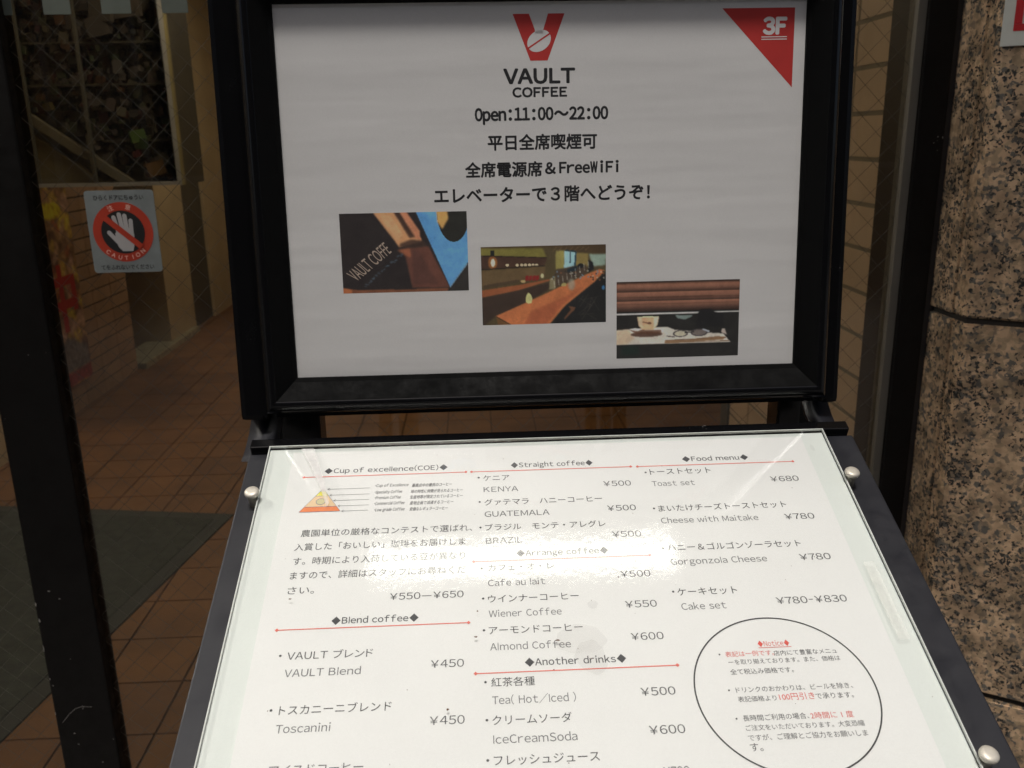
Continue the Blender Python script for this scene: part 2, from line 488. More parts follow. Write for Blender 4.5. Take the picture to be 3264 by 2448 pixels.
def print_obj(name, cv, quad, mat, parent, M, z, white=(150, 143, 138), wref=0.66):
    """quad: top-left, top-right, bottom-right, bottom-left"""
    h, wd = cv.h, cv.w
    tl, tr, br, bl = [np.array(q, float) for q in quad]
    verts = []
    for j in range(h):
        t = j / (h - 1)
        for i in range(wd):
            s_ = i / (wd - 1)
            p = (tl * (1 - s_) + tr * s_) * (1 - t) + (bl * (1 - s_) + br * s_) * t
            verts.append((p[0], p[1], z))
    faces = [(j * wd + i, (j + 1) * wd + i, (j + 1) * wd + i + 1, j * wd + i + 1) for j in range(h - 1) for i in range(wd - 1)]
    o = mesh_obj(name, verts, faces, mat, parent, M)
    col = cv.a.reshape(-1, 3) / 255
    gm_ = col.mean(1, keepdims=True); col = gm_ + (col - gm_) * 0.85
    colL = np.where(col <= 0.04045, col / 12.92, ((col + 0.055) / 1.055) ** 2.4)
    wl = np.array(lin(white)); colL = np.clip(colL / wl * wref, 0, 0.85)
    at = o.data.color_attributes.new('Col', 'FLOAT_COLOR', 'POINT')
    at.data.foreach_set('color', np.concatenate([colL, np.ones((len(colL), 1))], 1).ravel().astype(np.float32))
    return o

# ================================================================ THE PLACE: ground, building, passage behind the glass
DY = 0.62                      # plane of the door glass
def structure(o): o['kind'] = 'structure'; return o

M_pave = plain('pavement', (0.13, 0.125, 0.12), 0.85, 0, 0.2, 6, 0.3)
M_floor_base = plain('floor_grout', (0.085, 0.043, 0.02), 0.9)
M_beige = plain('beige_wall_paint', (0.50, 0.40, 0.25), 0.7, 0, 0.1, 3)
M_soffit = plain('soffit_panel', (0.66, 0.65, 0.62), 0.6, 0, 0.1, 3)
M_facade = plain('facade_panel', (0.2, 0.18, 0.16), 0.6, 0, 0.15, 2)
M_dark = plain('dark_brown_panel', (0.03, 0.022, 0.016), 0.5)
M_olive = plain('dark_olive_panel', (0.075, 0.07, 0.055), 0.45)
M_lift = plain('dark_steel_door', (0.06, 0.06, 0.05), 0.35, 0.2)
structure(box('ground', (-20, -20, -0.2), (20, DY - 0.06, 0.0), M_pave))
structure(box('passage_ground', (-20, DY - 0.06, -0.2), (20, 12, -0.012), M_floor_base))

# floor of orange-brown tiles laid square to the door, one mesh shared by all
tm = [plain('orange_floor_tile', (0.19, 0.085, 0.024), 0.65, 0, 0.25, 4), plain('brown_floor_tile', (0.175, 0.077, 0.023), 0.65, 0, 0.25, 4), plain('tan_floor_tile', (0.195, 0.088, 0.025), 0.65, 0, 0.25, 4)]
floor = structure(box('floor', (-4.2, DY + 0.1, -0.0118), (2.6, 6.6, -0.006), M_floor_base))
TS = 0.2
protos = []
for m in tm:
    bm = bmesh.new(); add_box(bm, (0, 0, 0), (TS - 0.006, TS - 0.006, 0.006))
    bm.faces.ensure_lookup_table()
    me = bpy.data.meshes.new('floor_tile'); bm.to_mesh(me); bm.free(); me.materials.append(m); protos.append(me)
rest = bmesh.new()
singles = 0
for i in range(-20, 12):
    for j in range(4, 33):
        x, y = i * TS, j * TS
        if y < DY + 0.1 or y > 6.4 or x < -4.1 or x > 2.5: continue
        dz = random.uniform(-0.0004, 0.0004) - 0.0058
        near = (-2.05 < x < 0.15 and y < 5.8)
        if near and singles < 290:
            o = bpy.data.objects.new('floor_tile', random.choice(protos)); C.objects.link(o); o.parent = floor; o.location = (x, y, dz); singles += 1
        else:
            add_box(rest, (x, y, dz), (x + TS - 0.006, y + TS - 0.006, dz + 0.006))
ft = bm_obj('floor_tiling', rest, tm[1], floor); ft['kind'] = 'stuff'

# mat
R9 = math.radians(-9.5)
ca, sa = math.cos(R9), math.sin(R9)
def matp(u, v): return (-0.935 + u * ca - v * sa, 2.19 + u * sa + v * ca)
M_mat = plain('dark_green_rubber_mat', (0.04, 0.046, 0.035), 0.85, 0, 0.3, 30, 0.3, 0.6, 300)
M_matrim = plain('mat_border_rubber', (0.03, 0.034, 0.027), 0.7)
matroot = tag(empty('floor_mat', (-1.6, 1.5, 0)), 'dark green rubber mat lying askew on the orange floor tiles behind the glass', 'floor mat')
prism('mat_field', [matp(-1.52, -1.42), matp(-0.05, -1.42), matp(-0.05, -0.05), matp(-1.52, -0.05)], 0.0005, 0.0085, M_mat, matroot)
for q in ([(-1.57, -0.05), (0, -0.05), (0, 0), (-1.57, 0)], [(-0.05, -1.47), (0, -1.47), (0, -0.05), (-0.05, -0.05)], [(-1.57, -1.47), (-0.05, -1.47), (-0.05, -1.42), (-1.57, -1.42)], [(-1.57, -1.42), (-1.52, -1.42), (-1.52, -0.05), (-1.57, -0.05)]):
    prism('mat_border', [matp(*a) for a in q], 0.0005, 0.006, M_matrim, matroot)

# right-hand wall of big beige tiles, seen through the door
def tile_wall(name, x, y0, y1, z0, z1, tl, th, g, mats, face, depth=0.012, tone=None):
    root = structure(box(name, (x + face * 0.0, y0, z0), (x - face * 0.12, y1, z1), tone or M_mortar))
    pr = []
    for m in mats:
        bm = bmesh.new(); add_box(bm, (0, 0, 0), (depth, tl - g, th - g)); me = bpy.data.meshes.new('wall_tile'); bm.to_mesh(me); bm.free(); me.materials.append(m); pr.append(me)
    zz = z0; k = 0
    while zz + th <= z1 + 1e-6:
        yy = y0
        while yy + tl <= y1 + 1e-3:
            if k < 298:
                o = bpy.data.objects.new('wall_tile', random.choice(pr)); C.objects.link(o); o.parent = root
                o.location = (x if face > 0 else x - depth, yy + g / 2, zz + g / 2 ); k += 1
            yy += tl
        zz += th
    return root
tw = [plain('beige_wall_tile', (0.64, 0.49, 0.35), 0.3, 0, 0.1, 5), plain('beige_wall_tile_darker', (0.60, 0.46, 0.33), 0.3, 0, 0.1, 5)]
M_grout = plain('grey_green_grout', (0.26, 0.225, 0.165), 0.8)
tile_wall('right_tile_wall', 0.824, 1.16, 2.2, 0.026, 2.48, 0.208, 0.0985, 0.0105, tw, -1, 0.002, M_grout)
structure(box('tile_wall_end', (0.815, 2.2, -0.006), (0.95, 2.28, 2.5), M_olive))
structure(box('inner_door_reveal', (0.80, 0.74, -0.006), (0.95, 1.158, 2.5), M_dark))
# left-hand wall: brick tiles near, recess, pilasters further in
bt = [plain('brown_brick_tile', (0.40, 0.26, 0.16), 0.5, 0, 0.15, 9), plain('tan_brick_tile', (0.44, 0.29, 0.18), 0.5, 0, 0.15, 9)]
tile_wall('left_brick_wall', -2.038, 3.18, 4.33, 0.0, 2.5, 0.23, 0.068, 0.008, bt, 1, 0.008)
structure(box('left_wall_near', (-2.03, 0.9, -0.006), (-2.2, 3.178, 2.5), M_beige))
structure(box('lift_recess_back', (-2.55, 4.33, -0.006), (-2.62, 5.2, 2.5), M_lift))
structure(box('recess_cheek', (-2.55, 4.94, -0.006), (-2.03, 5.2, 2.5), M_beige))
structure(box('left_pilaster', (-2.2, 5.2, -0.006), (-2.03, 5.47, 2.5), M_beige))
structure(box('left_dark_pilaster', (-2.2, 5.47, -0.006), (-2.05, 5.95, 2.5), M_olive))
structure(box('left_wall_far', (-2.2, 5.95, -0.006), (-2.03, 6.6, 2.5), M_beige))
M_sill = plain('worn_metal_sill', (0.42, 0.40, 0.28), 0.35, 0.4, 0.25, 20)
tag(box('door_sill', (-2.2, 4.36, -0.0055), (-1.99, 5.42, 0.035), M_sill, bevel=0.006), 'worn pale metal sill along the foot of the dark recess', 'door sill')
structure(box('far_wall', (-4.2, 6.6, -0.006), (2.6, 6.75, 2.5), M_beige))
structure(box('outer_right_wall', (2.5, 0.9, -0.006), (2.6, 6.6, 2.5), M_beige))
structure(box('ceiling', (-4.2, DY + 0.08, 2.5), (2.6, 6.75, 2.6), M_soffit))
structure(box('soffit', (-4.2, -0.22, 2.5), (4.2, DY - 0.05, 2.6), M_soffit))
structure(box('facade', (-6, -0.24, 2.602), (6, 0.9, 7), M_facade))
structure(box('facade_left', (-6, -0.56, 0), (-2.03, 0.9, 2.5), M_facade))

# advertising poster on the brick wall
cv = Canvas(90, 120, (118, 84, 48)); g2 = np.random.default_rng(3)
for k in range(520):
    x, y = g2.random(), g2.random()
    c = [(150, 118, 36), (120, 60, 34), (96, 66, 44), (140, 105, 80), (70, 46, 34), (130, 96, 60), (165, 135, 30)][g2.integers(7)]
    cv.ell(x, y, 0.02 + g2.random() * 0.05, 0.01 + g2.random() * 0.03, c, 1, 0.75, g2.random() * 3)
cv.ell(0.3, 0.05, 0.3, 0.14, (105, 34, 30), 3, 0.9); cv.ell(0.75, 0.15, 0.15, 0.04, (172, 146, 20), 1)
cv.poly([(0, 0.93), (1, 0.93), (1, 1), (0, 1)], (112, 34, 30), 1)
cv.poly([(0, 0.8), (0.2, 0.74), (0.5, 0.84), (0.75, 0.76), (1, 0.84), (1, 0.93), (0, 0.93)], (84, 74, 68), 1)
cv.mottle(0.10, 1, g2); cv.a = np.clip(cv.a * 1.35, 0, 255)
M_wp = Matrix.Translation((-2.019, 2.9, 0.14)) @ Matrix(((0, 0, 1, 0), (1, 0, 0, 0), (0, 1, 0, 0), (0, 0, 0, 1)))
wallp = tag(empty('wall_poster', (-2.02, 3.3, 0.14)), 'faded yellow and red advertising poster on the brick wall behind the glass', 'wall poster')
box('sheet', (0, 0, -0.004), (0.81, 0.985, 0.0), M_paper, wallp, M_wp)
print_obj('poster_print', cv, [(0, 0.985), (0.81, 0.985), (0.81, 0), (0, 0)], M_print, wallp, M_wp, 0.001, (190, 180, 165), 0.7)
lettering('中', 0.46, 0.76, 0.30, M_dred, wallp, M_wp, z=0.002, ysc=0.33, offset=0.03)

# wall-mounted display case with goods
case = tag(empty('display_case', (-1.64, 3.0, 1.11)), 'dark glazed display case with a pale metal frame on the far left', 'display case')
M_cframe = plain('pale_frame_metal', (0.34, 0.34, 0.34), 0.4, 0.2, 0.1)
M_gold = plain('yellowed_trim', (0.30, 0.26, 0.12), 0.5)
M_cback = plain('case_back', (0.12, 0.105, 0.075), 0.7, 0, 0.35, 4)
cx0, cx1, cz0, cz1 = -2.03, -1.235, 1.106, 2.1
box('frame_rail', (cx0, 3.0, cz0), (cx1, 3.03, cz0 + 0.014), M_cframe, case)
box('frame_rail', (cx0, 3.0, cz1), (cx1, 3.03, cz1 + 0.014), M_cframe, case)
box('frame_stile', (cx1 - 0.017, 2.998, cz0 + 0.014), (cx1, 3.03, cz1), M_cframe, case)
box('frame_trim', (cx1, 3.0, cz0), (cx1 + 0.006, 3.03, cz1 + 0.014), M_gold, case)
box('side_panel', (cx1 - 0.008, 3.031, cz0), (cx1, 3.3, cz1), M_olive, case)
box('back_panel', (cx0, 3.3, cz0), (cx1, 3.31, cz1 + 0.014), M_cback, case)
box('bottom_panel', (cx0, 3.031, cz0 - 0.001), (cx1 - 0.009, 3.299, cz0 + 0.006), M_cback, case)
box('front_mullion', (-1.585, 3.002, cz0 + 0.0145), (-1.575, 3.02, cz1), M_olive, case)
box('front_mullion', (-1.81, 3.002, cz0 + 0.0145), (-1.80, 3.02, cz1), M_olive, case)
mesh_obj('glass_pane', [(cx0, 3.022, cz0 + 0.014), (cx1 - 0.017, 3.022, cz0 + 0.014), (cx1 - 0.017, 3.022, cz1), (cx0, 3.022, cz1)], [(0, 1, 2, 3)], M_glass, case)
M_rail = plain('case_rail', (0.17, 0.155, 0.12), 0.6)
M_board = plain('case_board', (0.17, 0.145, 0.09), 0.7)
# sloping pale rail and plain board below it
mesh_obj('sloping_rail', [(-1.90, 3.032, 1.455), (-1.90, 3.032, 1.415), (-1.50, 3.032, 1.122), (-1.44, 3.032, 1.122), (-1.90, 3.06, 1.455), (-1.90, 3.06, 1.415), (-1.50, 3.06, 1.122), (-1.44, 3.06, 1.122)],
         [(0, 1, 2, 3), (7, 6, 5, 4), (0, 4, 5, 1), (1, 5, 6, 2), (2, 6, 7, 3), (3, 7, 4, 0)], M_rail, case)
mesh_obj('lower_board', [(-2.02, 3.062, 1.114), (-1.56, 3.062, 1.114), (-1.90, 3.062, 1.37), (-2.02, 3.062, 1.46), (-2.02, 3.08, 1.114), (-1.56, 3.08, 1.114), (-1.90, 3.08, 1.37), (-2.02, 3.08, 1.46)],
         [(0, 1, 2, 3), (7, 6, 5, 4), (0, 4, 5, 1), (1, 5, 6, 2), (2, 6, 7, 3), (3, 7, 4, 0)], M_board, case)
gm = bmesh.new(); cl = gm.loops.layers.float_color.new('Col')
pal = [(104, 94, 92), (84, 74, 74), (120, 112, 112), (100, 96, 96), (110, 96, 96), (96, 40, 40), (60, 66, 72), (80, 86, 60), (130, 124, 110), (52, 44, 42), (110, 74, 50), (70, 90, 60)]
def good(x, y, z, sx, sy, sz, col):
    t = bmesh.new(); add_box(t, (-sx, -sy, -sz), (sx, sy, sz)); t.transform(Matrix.Translation((x, y, z)) @ Matrix.Rotation(random.uniform(-.4, .4), 4, 'Y') @ Matrix.Rotation(random.uniform(-.5, .5), 4, 'Z'))
    me = bpy.data.meshes.new('t'); t.to_mesh(me); t.free(); n0 = len(gm.faces); gm.from_mesh(me); bpy.data.meshes.remove(me); gm.faces.ensure_lookup_table()
    L = tuple(0.42 * q + 0.012 for q in lin(col))
    for f in gm.faces[n0:]:
        for lp in f.loops: lp[cl] = (*L, 1)
for k in range(1500):
    x = random.uniform(-2.0, -1.27); z = random.uniform(1.13, 1.95)
    if z < 1.455 - (x + 1.90) * 0.72 - 0.0 and x < -1.44: continue
    c = random.choice(pal); s_ = random.uniform(.005, .019)
    good(x, random.uniform(3.1, 3.26), z, s_, .008, s_ * random.uniform(.5, 1.6), c)
for x, z, c, s_ in ((-1.42, 1.30, (90, 130, 40), .03), (-1.41, 1.27, (60, 100, 40), .025), (-1.36, 1.17, (150, 110, 60), .035), (-1.87, 1.71, (150, 120, 30), .03), (-1.76, 1.42, (140, 120, 30), .018), (-1.43, 1.23, (130, 40, 60), .016), (-1.4, 1.80, (120, 112, 108), .06), (-1.5, 1.78, (110, 104, 100), .05), (-1.52, 1.72, (104, 98, 98), .045)):
    good(x, 3.09, z, s_, .01, s_ * .8, c)
o = bm_obj('goods', gm, M_print, case); o['kind'] = 'stuff'
for zz in (1.28, 1.5, 1.66): box('shelf', (-1.57 if zz < 1.4 else -2.02, 3.1, zz), (-1.26, 3.28, zz + 0.006), M_olive, case)

# ================================================================ the glass doors
M_wirem = M_wire
def pane(name, label, x0, x1, z0, z1, y, wires=True):
    root = tag(empty(name, ((x0 + x1) / 2, y, z0)), label, 'glass door')
    box('glass', (x0, y - 0.003, z0), (x1, y + 0.003, z1), M_glass, root)
    vs, fs = [], []
    P = 0.0445; rr = 0.00033
    def seg(a, b):
        d = Vector((b[0] - a[0], 0, b[1] - a[1])).normalized(); n1 = Vector((-d.z, 0, d.x)) * rr; n2 = Vector((0, rr, 0)); i = len(vs)
        for p in (a, b):
            q = Vector((p[0], y, p[1]))
            for e in (n1, n2, -n1, -n2): vs.append(tuple(q + e))
        for k in range(4): fs.append((i + k, i + (k + 1) % 4, i + 4 + (k + 1) % 4, i + 4 + k))
    for sgn in (1, -1):
        c = (z0 - x1 if sgn > 0 else z0 + x0); end = (z1 - x0 if sgn > 0 else z1 + x1)
        k = math.floor(c / P)
        while k * P < end:
            cc = k * P + 0.011 * sgn; k += 1
            pts = []
            for x in (x0, x1):
                z = cc + sgn * x
                if z0 <= z <= z1: pts.append((x, z))
            for z in (z0, z1):
                x = (z - cc) * sgn
                if x0 < x < x1: pts.append((x, z))
            if len(pts) >= 2: seg(pts[0], pts[-1])
    o = mesh_obj('wire_mesh', vs, fs, M_wirem, root); o['kind'] = 'stuff'
    return root
d1 = pane('glass_door', 'wired glass door behind the menu stand with a dark stile at its left', -0.698, 0.585, 0.18, 2.2, DY)
box('left_stile', (-0.792, 0.598, 0.02), (-0.698, 0.642, 2.28), M_stile, d1, bevel=0.003)
box('glazing_bead', (0.585, 0.606, 0.18), (0.598, 0.634, 2.2), M_bead, d1, bevel=0.001)
box('right_stile', (0.598, 0.600, 0.02), (0.640, 0.642, 2.28), M_stile, d1, bevel=0.002)
box('bottom_rail', (-0.698, 0.602, 0.02), (0.598, 0.640, 0.18), M_stile, d1, bevel=0.002)
box('top_rail', (-0.698, 0.602, 2.2), (0.598, 0.640, 2.28), M_stile, d1, bevel=0.002)
d2 = pane('glass_door', 'wired glass door left of the dark stile with floor mat behind it', -1.9, -0.800, 0.18, 2.2, DY + 0.001)
box('bottom_rail', (-1.99, 0.603, 0.02), (-0.794, 0.641, 0.18), M_stile, d2, bevel=0.002)
box('top_rail', (-1.99, 0.603, 2.2), (-0.794, 0.641, 2.28), M_stile, d2, bevel=0.002)
box('left_stile', (-1.99, 0.6035, 0.181), (-1.9, 0.6405, 2.199), M_stile, d2, bevel=0.002)
fr = tag(empty('door_frame', (-0.6, 0.62, 0)), 'dark grey metal door frame between the glass door and the granite pillar', 'door frame')
box('jamb', (0.642, 0.607, 0.0), (0.72, 0.70, 2.5), M_jamb, fr, bevel=0.002)
box('head', (-2.03, 0.60, 2.282), (0.64, 0.70, 2.5), M_jamb, fr, bevel=0.002)
M_hair = plain('pale_dust', (0.30, 0.28, 0.26), 0.9)
HP = Matrix(((1, 0, 0, 0), (0, 0, -1, 0.5972), (0, 1, 0, 0), (0, 0, 0, 1)))
stroke('hair', [(-0.7808, 0.327), (-0.7668, 0.3436), (-0.7549, 0.3535), (-0.744, 0.3566), (-0.7275, 0.3551)], 0.0006, M_hair, d1, HP, 0.0003)
for x, y, rx, ry in ((-.7894, .552, .0012, .0035), (-.7883, .5221, .0014, .004), (-.765, .5745, .002, .0013), (-.75, .5601, .0014, .001), (-.7855, .3994, .001, .001), (-.764, .3047, .0018, .001), (-.7888, .4121, .0007, .002), (-.7898, .47, .0006, .006), (-.7495, .4486, .0008, .0006), (-.79, .345, .0006, .003)):
    disc('paint_chip', x, y, rx, M_hair, d1, HP, 0.0004, 9, ry, 0.5)

# stickers on the glass
M_frost = plain('pale_green_sticker', (0.13, 0.15, 0.125), 0.6, 0, 0.1, 40)
names = ['small pale green square sticker at the top left edge of the glass', 'second pale green square sticker from the left along the glass top', 'third pale green square sticker from the left along the glass top', 'pale green square sticker nearest the menu stand along the glass top']
for (a, b), lab in zip(((-0.7425, -0.685), (-0.643, -0.606), (-0.564, -0.524), (-0.482, -0.446)), names):
    if a < -0.698: a = -0.697
    tag(box('glass_sticker', (a, 0.6158, 1.445), (b, 0.6168, 1.487), M_frost, bevel=0.0003), lab, 'sticker', 'pale square stickers along the glass')

# no-touching sticker
M_stk = Matrix.Translation((-0.625, 0.6155, 1.0865)) @ Matrix.Rotation(math.pi / 2, 4, 'X')
cs = tag(empty('caution_sticker', (-0.575, 0.6155, 1.0865)), 'pale sticker on the door glass with a white hand struck out by a red ring', 'warning sticker')
M_skb = plain('sticker_grey_white', (0.25, 0.275, 0.27), 0.5, 0, 0.1, 40)
M_sred = plain('sticker_red', (0.55, 0.055, 0.025), 0.45, 0, 0.08, 40)
M_skw = plain('sticker_hand_white', (0.48, 0.46, 0.45), 0.5)
M_sblk = plain('sticker_black', (0.02, 0.02, 0.02), 0.45)
rr_ = 0.005; rp = []
for qx, qy, a0 in ((0.1 - rr_, 0.12 - rr_, 0), (rr_, 0.12 - rr_, 90), (rr_, rr_, 180), (0.1 - rr_, rr_, 270)):
    for k in range(6): t = math.radians(a0 + 18 * k); rp.append((qx + rr_ * math.cos(t), qy + rr_ * math.sin(t)))
prism('backing', rp, -0.0008, 0.0, M_skb, cs, M_stk)
ccx, ccy, r1 = 0.0495, 0.0595, 0.0435
disc('red_ring', ccx, ccy, r1, M_sred, cs, M_stk, 0.0003, 48)
disc('black_disc', ccx, ccy, 0.0315, M_sblk, cs, M_stk, 0.0006, 48)
def capsule(x0, y0, x1, y1, r, n=6):
    a = math.atan2(y1 - y0, x1 - x0); pts = []
    for k in range(n + 1): t = a + math.pi / 2 + math.pi * k / n; pts.append((x0 + r * math.cos(t), y0 + r * math.sin(t)))
    for k in range(n + 1): t = a - math.pi / 2 + math.pi * k / n; pts.append((x1 + r * math.cos(t), y1 + r * math.sin(t)))
    return pts
hv, hf = [], []
def addp(pts):
    i = len(hv); zz = 0.0009 + 0.00002 * len(hf); hv.extend([(x, y, zz) for x, y in pts]); hf.append(tuple(range(i, i + len(pts))))
addp([(0.038, 0.058), (0.0375, 0.048), (0.0405, 0.038), (0.046, 0.0315), (0.061, 0.0315), (0.0635, 0.040), (0.0655, 0.056), (0.060, 0.066), (0.045, 0.066)])
addp(capsule(0.0435, 0.058, 0.0385, 0.081, 0.0031)); addp(capsule(0.0497, 0.060, 0.0467, 0.085, 0.0032)); addp(capsule(0.0557, 0.060, 0.0545, 0.083, 0.0032)); addp(capsule(0.0618, 0.056, 0.0625, 0.076, 0.003)); addp(capsule(0.0425, 0.043, 0.0295, 0.059, 0.0031))
mesh_obj('hand_print', hv, hf, M_skw, cs, M_stk)
a = math.radians(-42)
dxx, dyy = math.cos(a), math.sin(a)
flat('red_bar', [(ccx - dxx * .033 - dyy * .0042, ccy - dyy * .033 + dxx * .0042), (ccx + dxx * .033 - dyy * .0042, ccy + dyy * .033 + dxx * .0042), (ccx + dxx * .033 + dyy * .0042, ccy + dyy * .033 - dxx * .0042), (ccx - dxx * .033 + dyy * .0042, ccy - dyy * .033 - dxx * .0042)], M_sred, cs, M_stk, 0.0014)
lettering('ひらくドアにちゅうい', 0.013, 0.085, 0.1065, M_sblk, cs, M_stk, 0.0003, 0.0082, 0.015)
lettering('てをふれないでください', 0.011, 0.088, 0.0048, M_sblk, cs, M_stk, 0.0003, 0.0082, 0.015)
M_spk = plain('sticker_pale_letters', (0.85, 0.55, 0.45), 0.5)
for ch, ang in zip('CAUTION', [-132, -118, -104, -90, -76, -63, -49]):
    t = math.radians(ang); vs, fs = text_mesh(ch, 0.01); wdt = (vs[:, 0].max() - vs[:, 0].min())
    rot = t + math.pi / 2; s_ = 0.0085; ox, oy = ccx + 0.0378 * math.cos(t), ccy + 0.0378 * math.sin(t)
    mesh_obj('ring_letter', [(ox + ((v[0] - wdt / 2) * math.cos(rot) - (v[1] - .35) * math.sin(rot)) * s_, oy + ((v[0] - wdt / 2) * math.sin(rot) + (v[1] - .35) * math.cos(rot)) * s_, 0.0009) for v in vs], fs, M_spk, cs, M_stk)
for ch, ang in zip('注意', [112, 72]):
    t = math.radians(ang); vs, fs = text_mesh(ch, 0.01); rot = t - math.pi / 2; s_ = 0.0085; ox, oy = ccx + 0.0376 * math.cos(t), ccy + 0.0376 * math.sin(t)
    mesh_obj('ring_letter', [(ox + ((v[0] - .5) * math.cos(rot) - (v[1] - .38) * math.sin(rot)) * s_, oy + ((v[0] - .5) * math.sin(rot) + (v[1] - .38) * math.cos(rot)) * s_, 0.0009) for v in vs], fs, M_spk, cs, M_stk)

# ================================================================ granite pillar
pil = tag(empty('granite_pillar', (0.66, 0.5, 0)), 'speckled pink granite pillar with recessed joints at the right edge', 'pillar')
ux, uy = 0.8486, -0.5290
B0 = (0.650, 0.505)
def P2(s, off=0.0): return (B0[0] + ux * s + 0.529 * off, B0[1] + uy * s + 0.8486 * off)
core = [(0.656, 0.606), (0.656, 0.509), P2(0.0, 0.007), P2(0.62, 0.007), (1.5, 0.19), (1.5, 0.606)]
prism('core', core, 0.0, 2.5, M_mortar, pil)
zj = [0.0, 0.402, 1.0015, 1.6015, 2.2, 2.5]
for a, b in zip(zj[:-1], zj[1:]):
    z0, z1 = a + 0.0045, b - 0.0045
    prism('slab', [(0.650, 0.6065), (0.650, 0.5408), (0.690, 0.5408), (0.690, 0.6065)], z0, z1, M_granite, pil, bevel=0.0012)
    prism('slab', [(0.650, 0.5394), (0.650, 0.509), P2(0.0035, 0.0), P2(0.6, 0.0), P2(0.6, 0.03), (0.69, 0.5394)], z0, z1, M_granite, pil, bevel=0.0032)

# white sign with a red border, on the pillar
M_ps = Matrix(((ux, 0, -0.529, P2(0, -0.0)[0]), (uy, 0, -0.8486, P2(0, -0.0)[1]), (0, 1, 0, 1.375), (0, 0, 0, 1)))
sg = tag(empty('wall_sign', (B0[0] + 0.05, B0[1] - 0.03, 1.375)), 'corner of a white plate with a red border on the granite pillar', 'sign')
M_signw = plain('sign_white', (0.62, 0.63, 0.58), 0.4)
M_signr = plain('sign_red', (0.5, 0.025, 0.03), 0.4)
box('plate', (0.0015, 0.0, 0.001), (0.24, 0.34, 0.004), M_signw, sg, M_ps, bevel=0.0008)
box('border_strip', (0.0150, 0.0185, 0.0041), (0.225, 0.0270, 0.0046), M_signr, sg, M_ps)
box('border_strip', (0.0150, 0.0272, 0.0041), (0.0245, 0.32, 0.0046), M_signr, sg, M_ps)

# ================================================================ unseen building added across the street to darken reflections in glass and film
M_ow = plain('opposite_wall', (0.16, 0.15, 0.14), 0.8, 0, 0.15, 1.5)
M_og = plain('opposite_dark_glass', (0.03, 0.033, 0.037), 0.15)
M_of = plain('opposite_window_frame', (0.3, 0.3, 0.3), 0.5)
ob = tag(empty('opposite_building', (0, -7.0, 0)), 'plain grey building added across the street, only for the door glass to mirror', 'building')
box('wall', (-9, -8.0, 0), (9, -7.0, 7.0), M_ow, ob)
for r_ in range(2):
    for c_ in range(7):
        wx, wz = -7.8 + c_ * 2.3, 0.9 + r_ * 3.0
        f_ = box('window', (wx, -6.995, wz), (wx + 1.5, -6.95, wz + 1.7), M_of, ob)
        p_ = box('pane', (wx + 0.06, -6.948, wz + 0.06), (wx + 1.44, -6.94, wz + 1.64), M_og, ob)
        mw = p_.matrix_world.copy(); p_.parent = f_; p_.location = (0, 0, 0)
# ================================================================ light fitting under the soffit
M_tube, ntt, bt_ = new_mat('lit_tube')
bt_.inputs['Emission Color'].default_value = (1, 0.97, 0.88, 1); bt_.inputs['Emission Strength'].default_value = 5.0
M_tube2, ntt2, bt2_ = new_mat('added_tube_dim')
bt2_.inputs['Emission Color'].default_value = (1, 0.97, 0.9, 1); bt2_.inputs['Emission Strength'].default_value = 2.2  # dim batten added to give the menu cover its faint upper glow
for yl, mt_, lab_ in ((0.255, M_tube, 'bright fluorescent batten under the soffit, mirrored as the strong glare across the menu cover'), (0.47, M_tube2, 'dim fluorescent batten added nearest the door, to give the faint upper glow on the menu cover')):
    lf = tag(empty('ceiling_light', (-0.05, yl, 2.5)), lab_, 'ceiling light', 'fluorescent battens under the entrance soffit')
    box('housing', (-0.36, yl - 0.055, 2.462), (0.44, yl + 0.055, 2.499), M_cframe, lf, bevel=0.004)
    bm = bmesh.new(); add_box(bm, (-0.33, yl - 0.040, 2.440), (0.41, yl + 0.040, 2.4615), 0.012)
    bm_obj('diffuser', bm, mt_, lf, smooth=False)

M_fill_tube, ntt3, bt3_ = new_mat('fill_tube_left')
bt3_.inputs['Emission Color'].default_value = (1, 0.95, 0.86, 1); bt3_.inputs['Emission Strength'].default_value = 46.0  # left batten, added out of view to brighten the pillar's side strip
lf = tag(empty('ceiling_light', (-1.6, 0.15, 2.5)), 'unseen fluorescent batten added under the soffit to the left, to brighten the side of the granite pillar', 'ceiling light', 'fluorescent battens under the entrance soffit')
box('housing', (-1.67, -0.16, 2.462), (-1.53, 0.50, 2.499), M_cframe, lf, bevel=0.004)
bm = bmesh.new(); add_box(bm, (-1.655, -0.14, 2.430), (-1.545, 0.48, 2.4615), 0.012)
bm_obj('diffuser', bm, M_fill_tube, lf)
M_panel, nt2, b2_ = new_mat('fill_panel')
b2_.inputs['Emission Color'].default_value = (1, 0.84, 0.62, 1); b2_.inputs['Emission Strength'].default_value = 26.0  # warm panels added out of view as fill for the dark passage
for lx, ly, lb in ((-0.9, 2.6, 'unseen warm square lamp added in the passage just inside the glass door'), (-0.9, 5.0, 'unseen warm square lamp added deeper in the passage near the far wall')):
    pl_ = tag(empty('passage_fill_lamp', (lx, ly, 2.5)), lb, 'ceiling lamp', 'warm fill lamps added in the passage')
    box('rim', (lx - 0.17, ly - 0.17, 2.478), (lx + 0.17, ly + 0.17, 2.4995), M_cframe, pl_)
    box('diffuser', (lx - 0.15, ly - 0.15, 2.470), (lx + 0.15, ly + 0.15, 2.4775), M_panel, pl_)

# ================================================================ THE STAND
st = tag(empty('menu_stand', (0, 0.04, 0)), 'black two-panel menu stand with a raised poster frame above a sloping tray', 'menu stand')
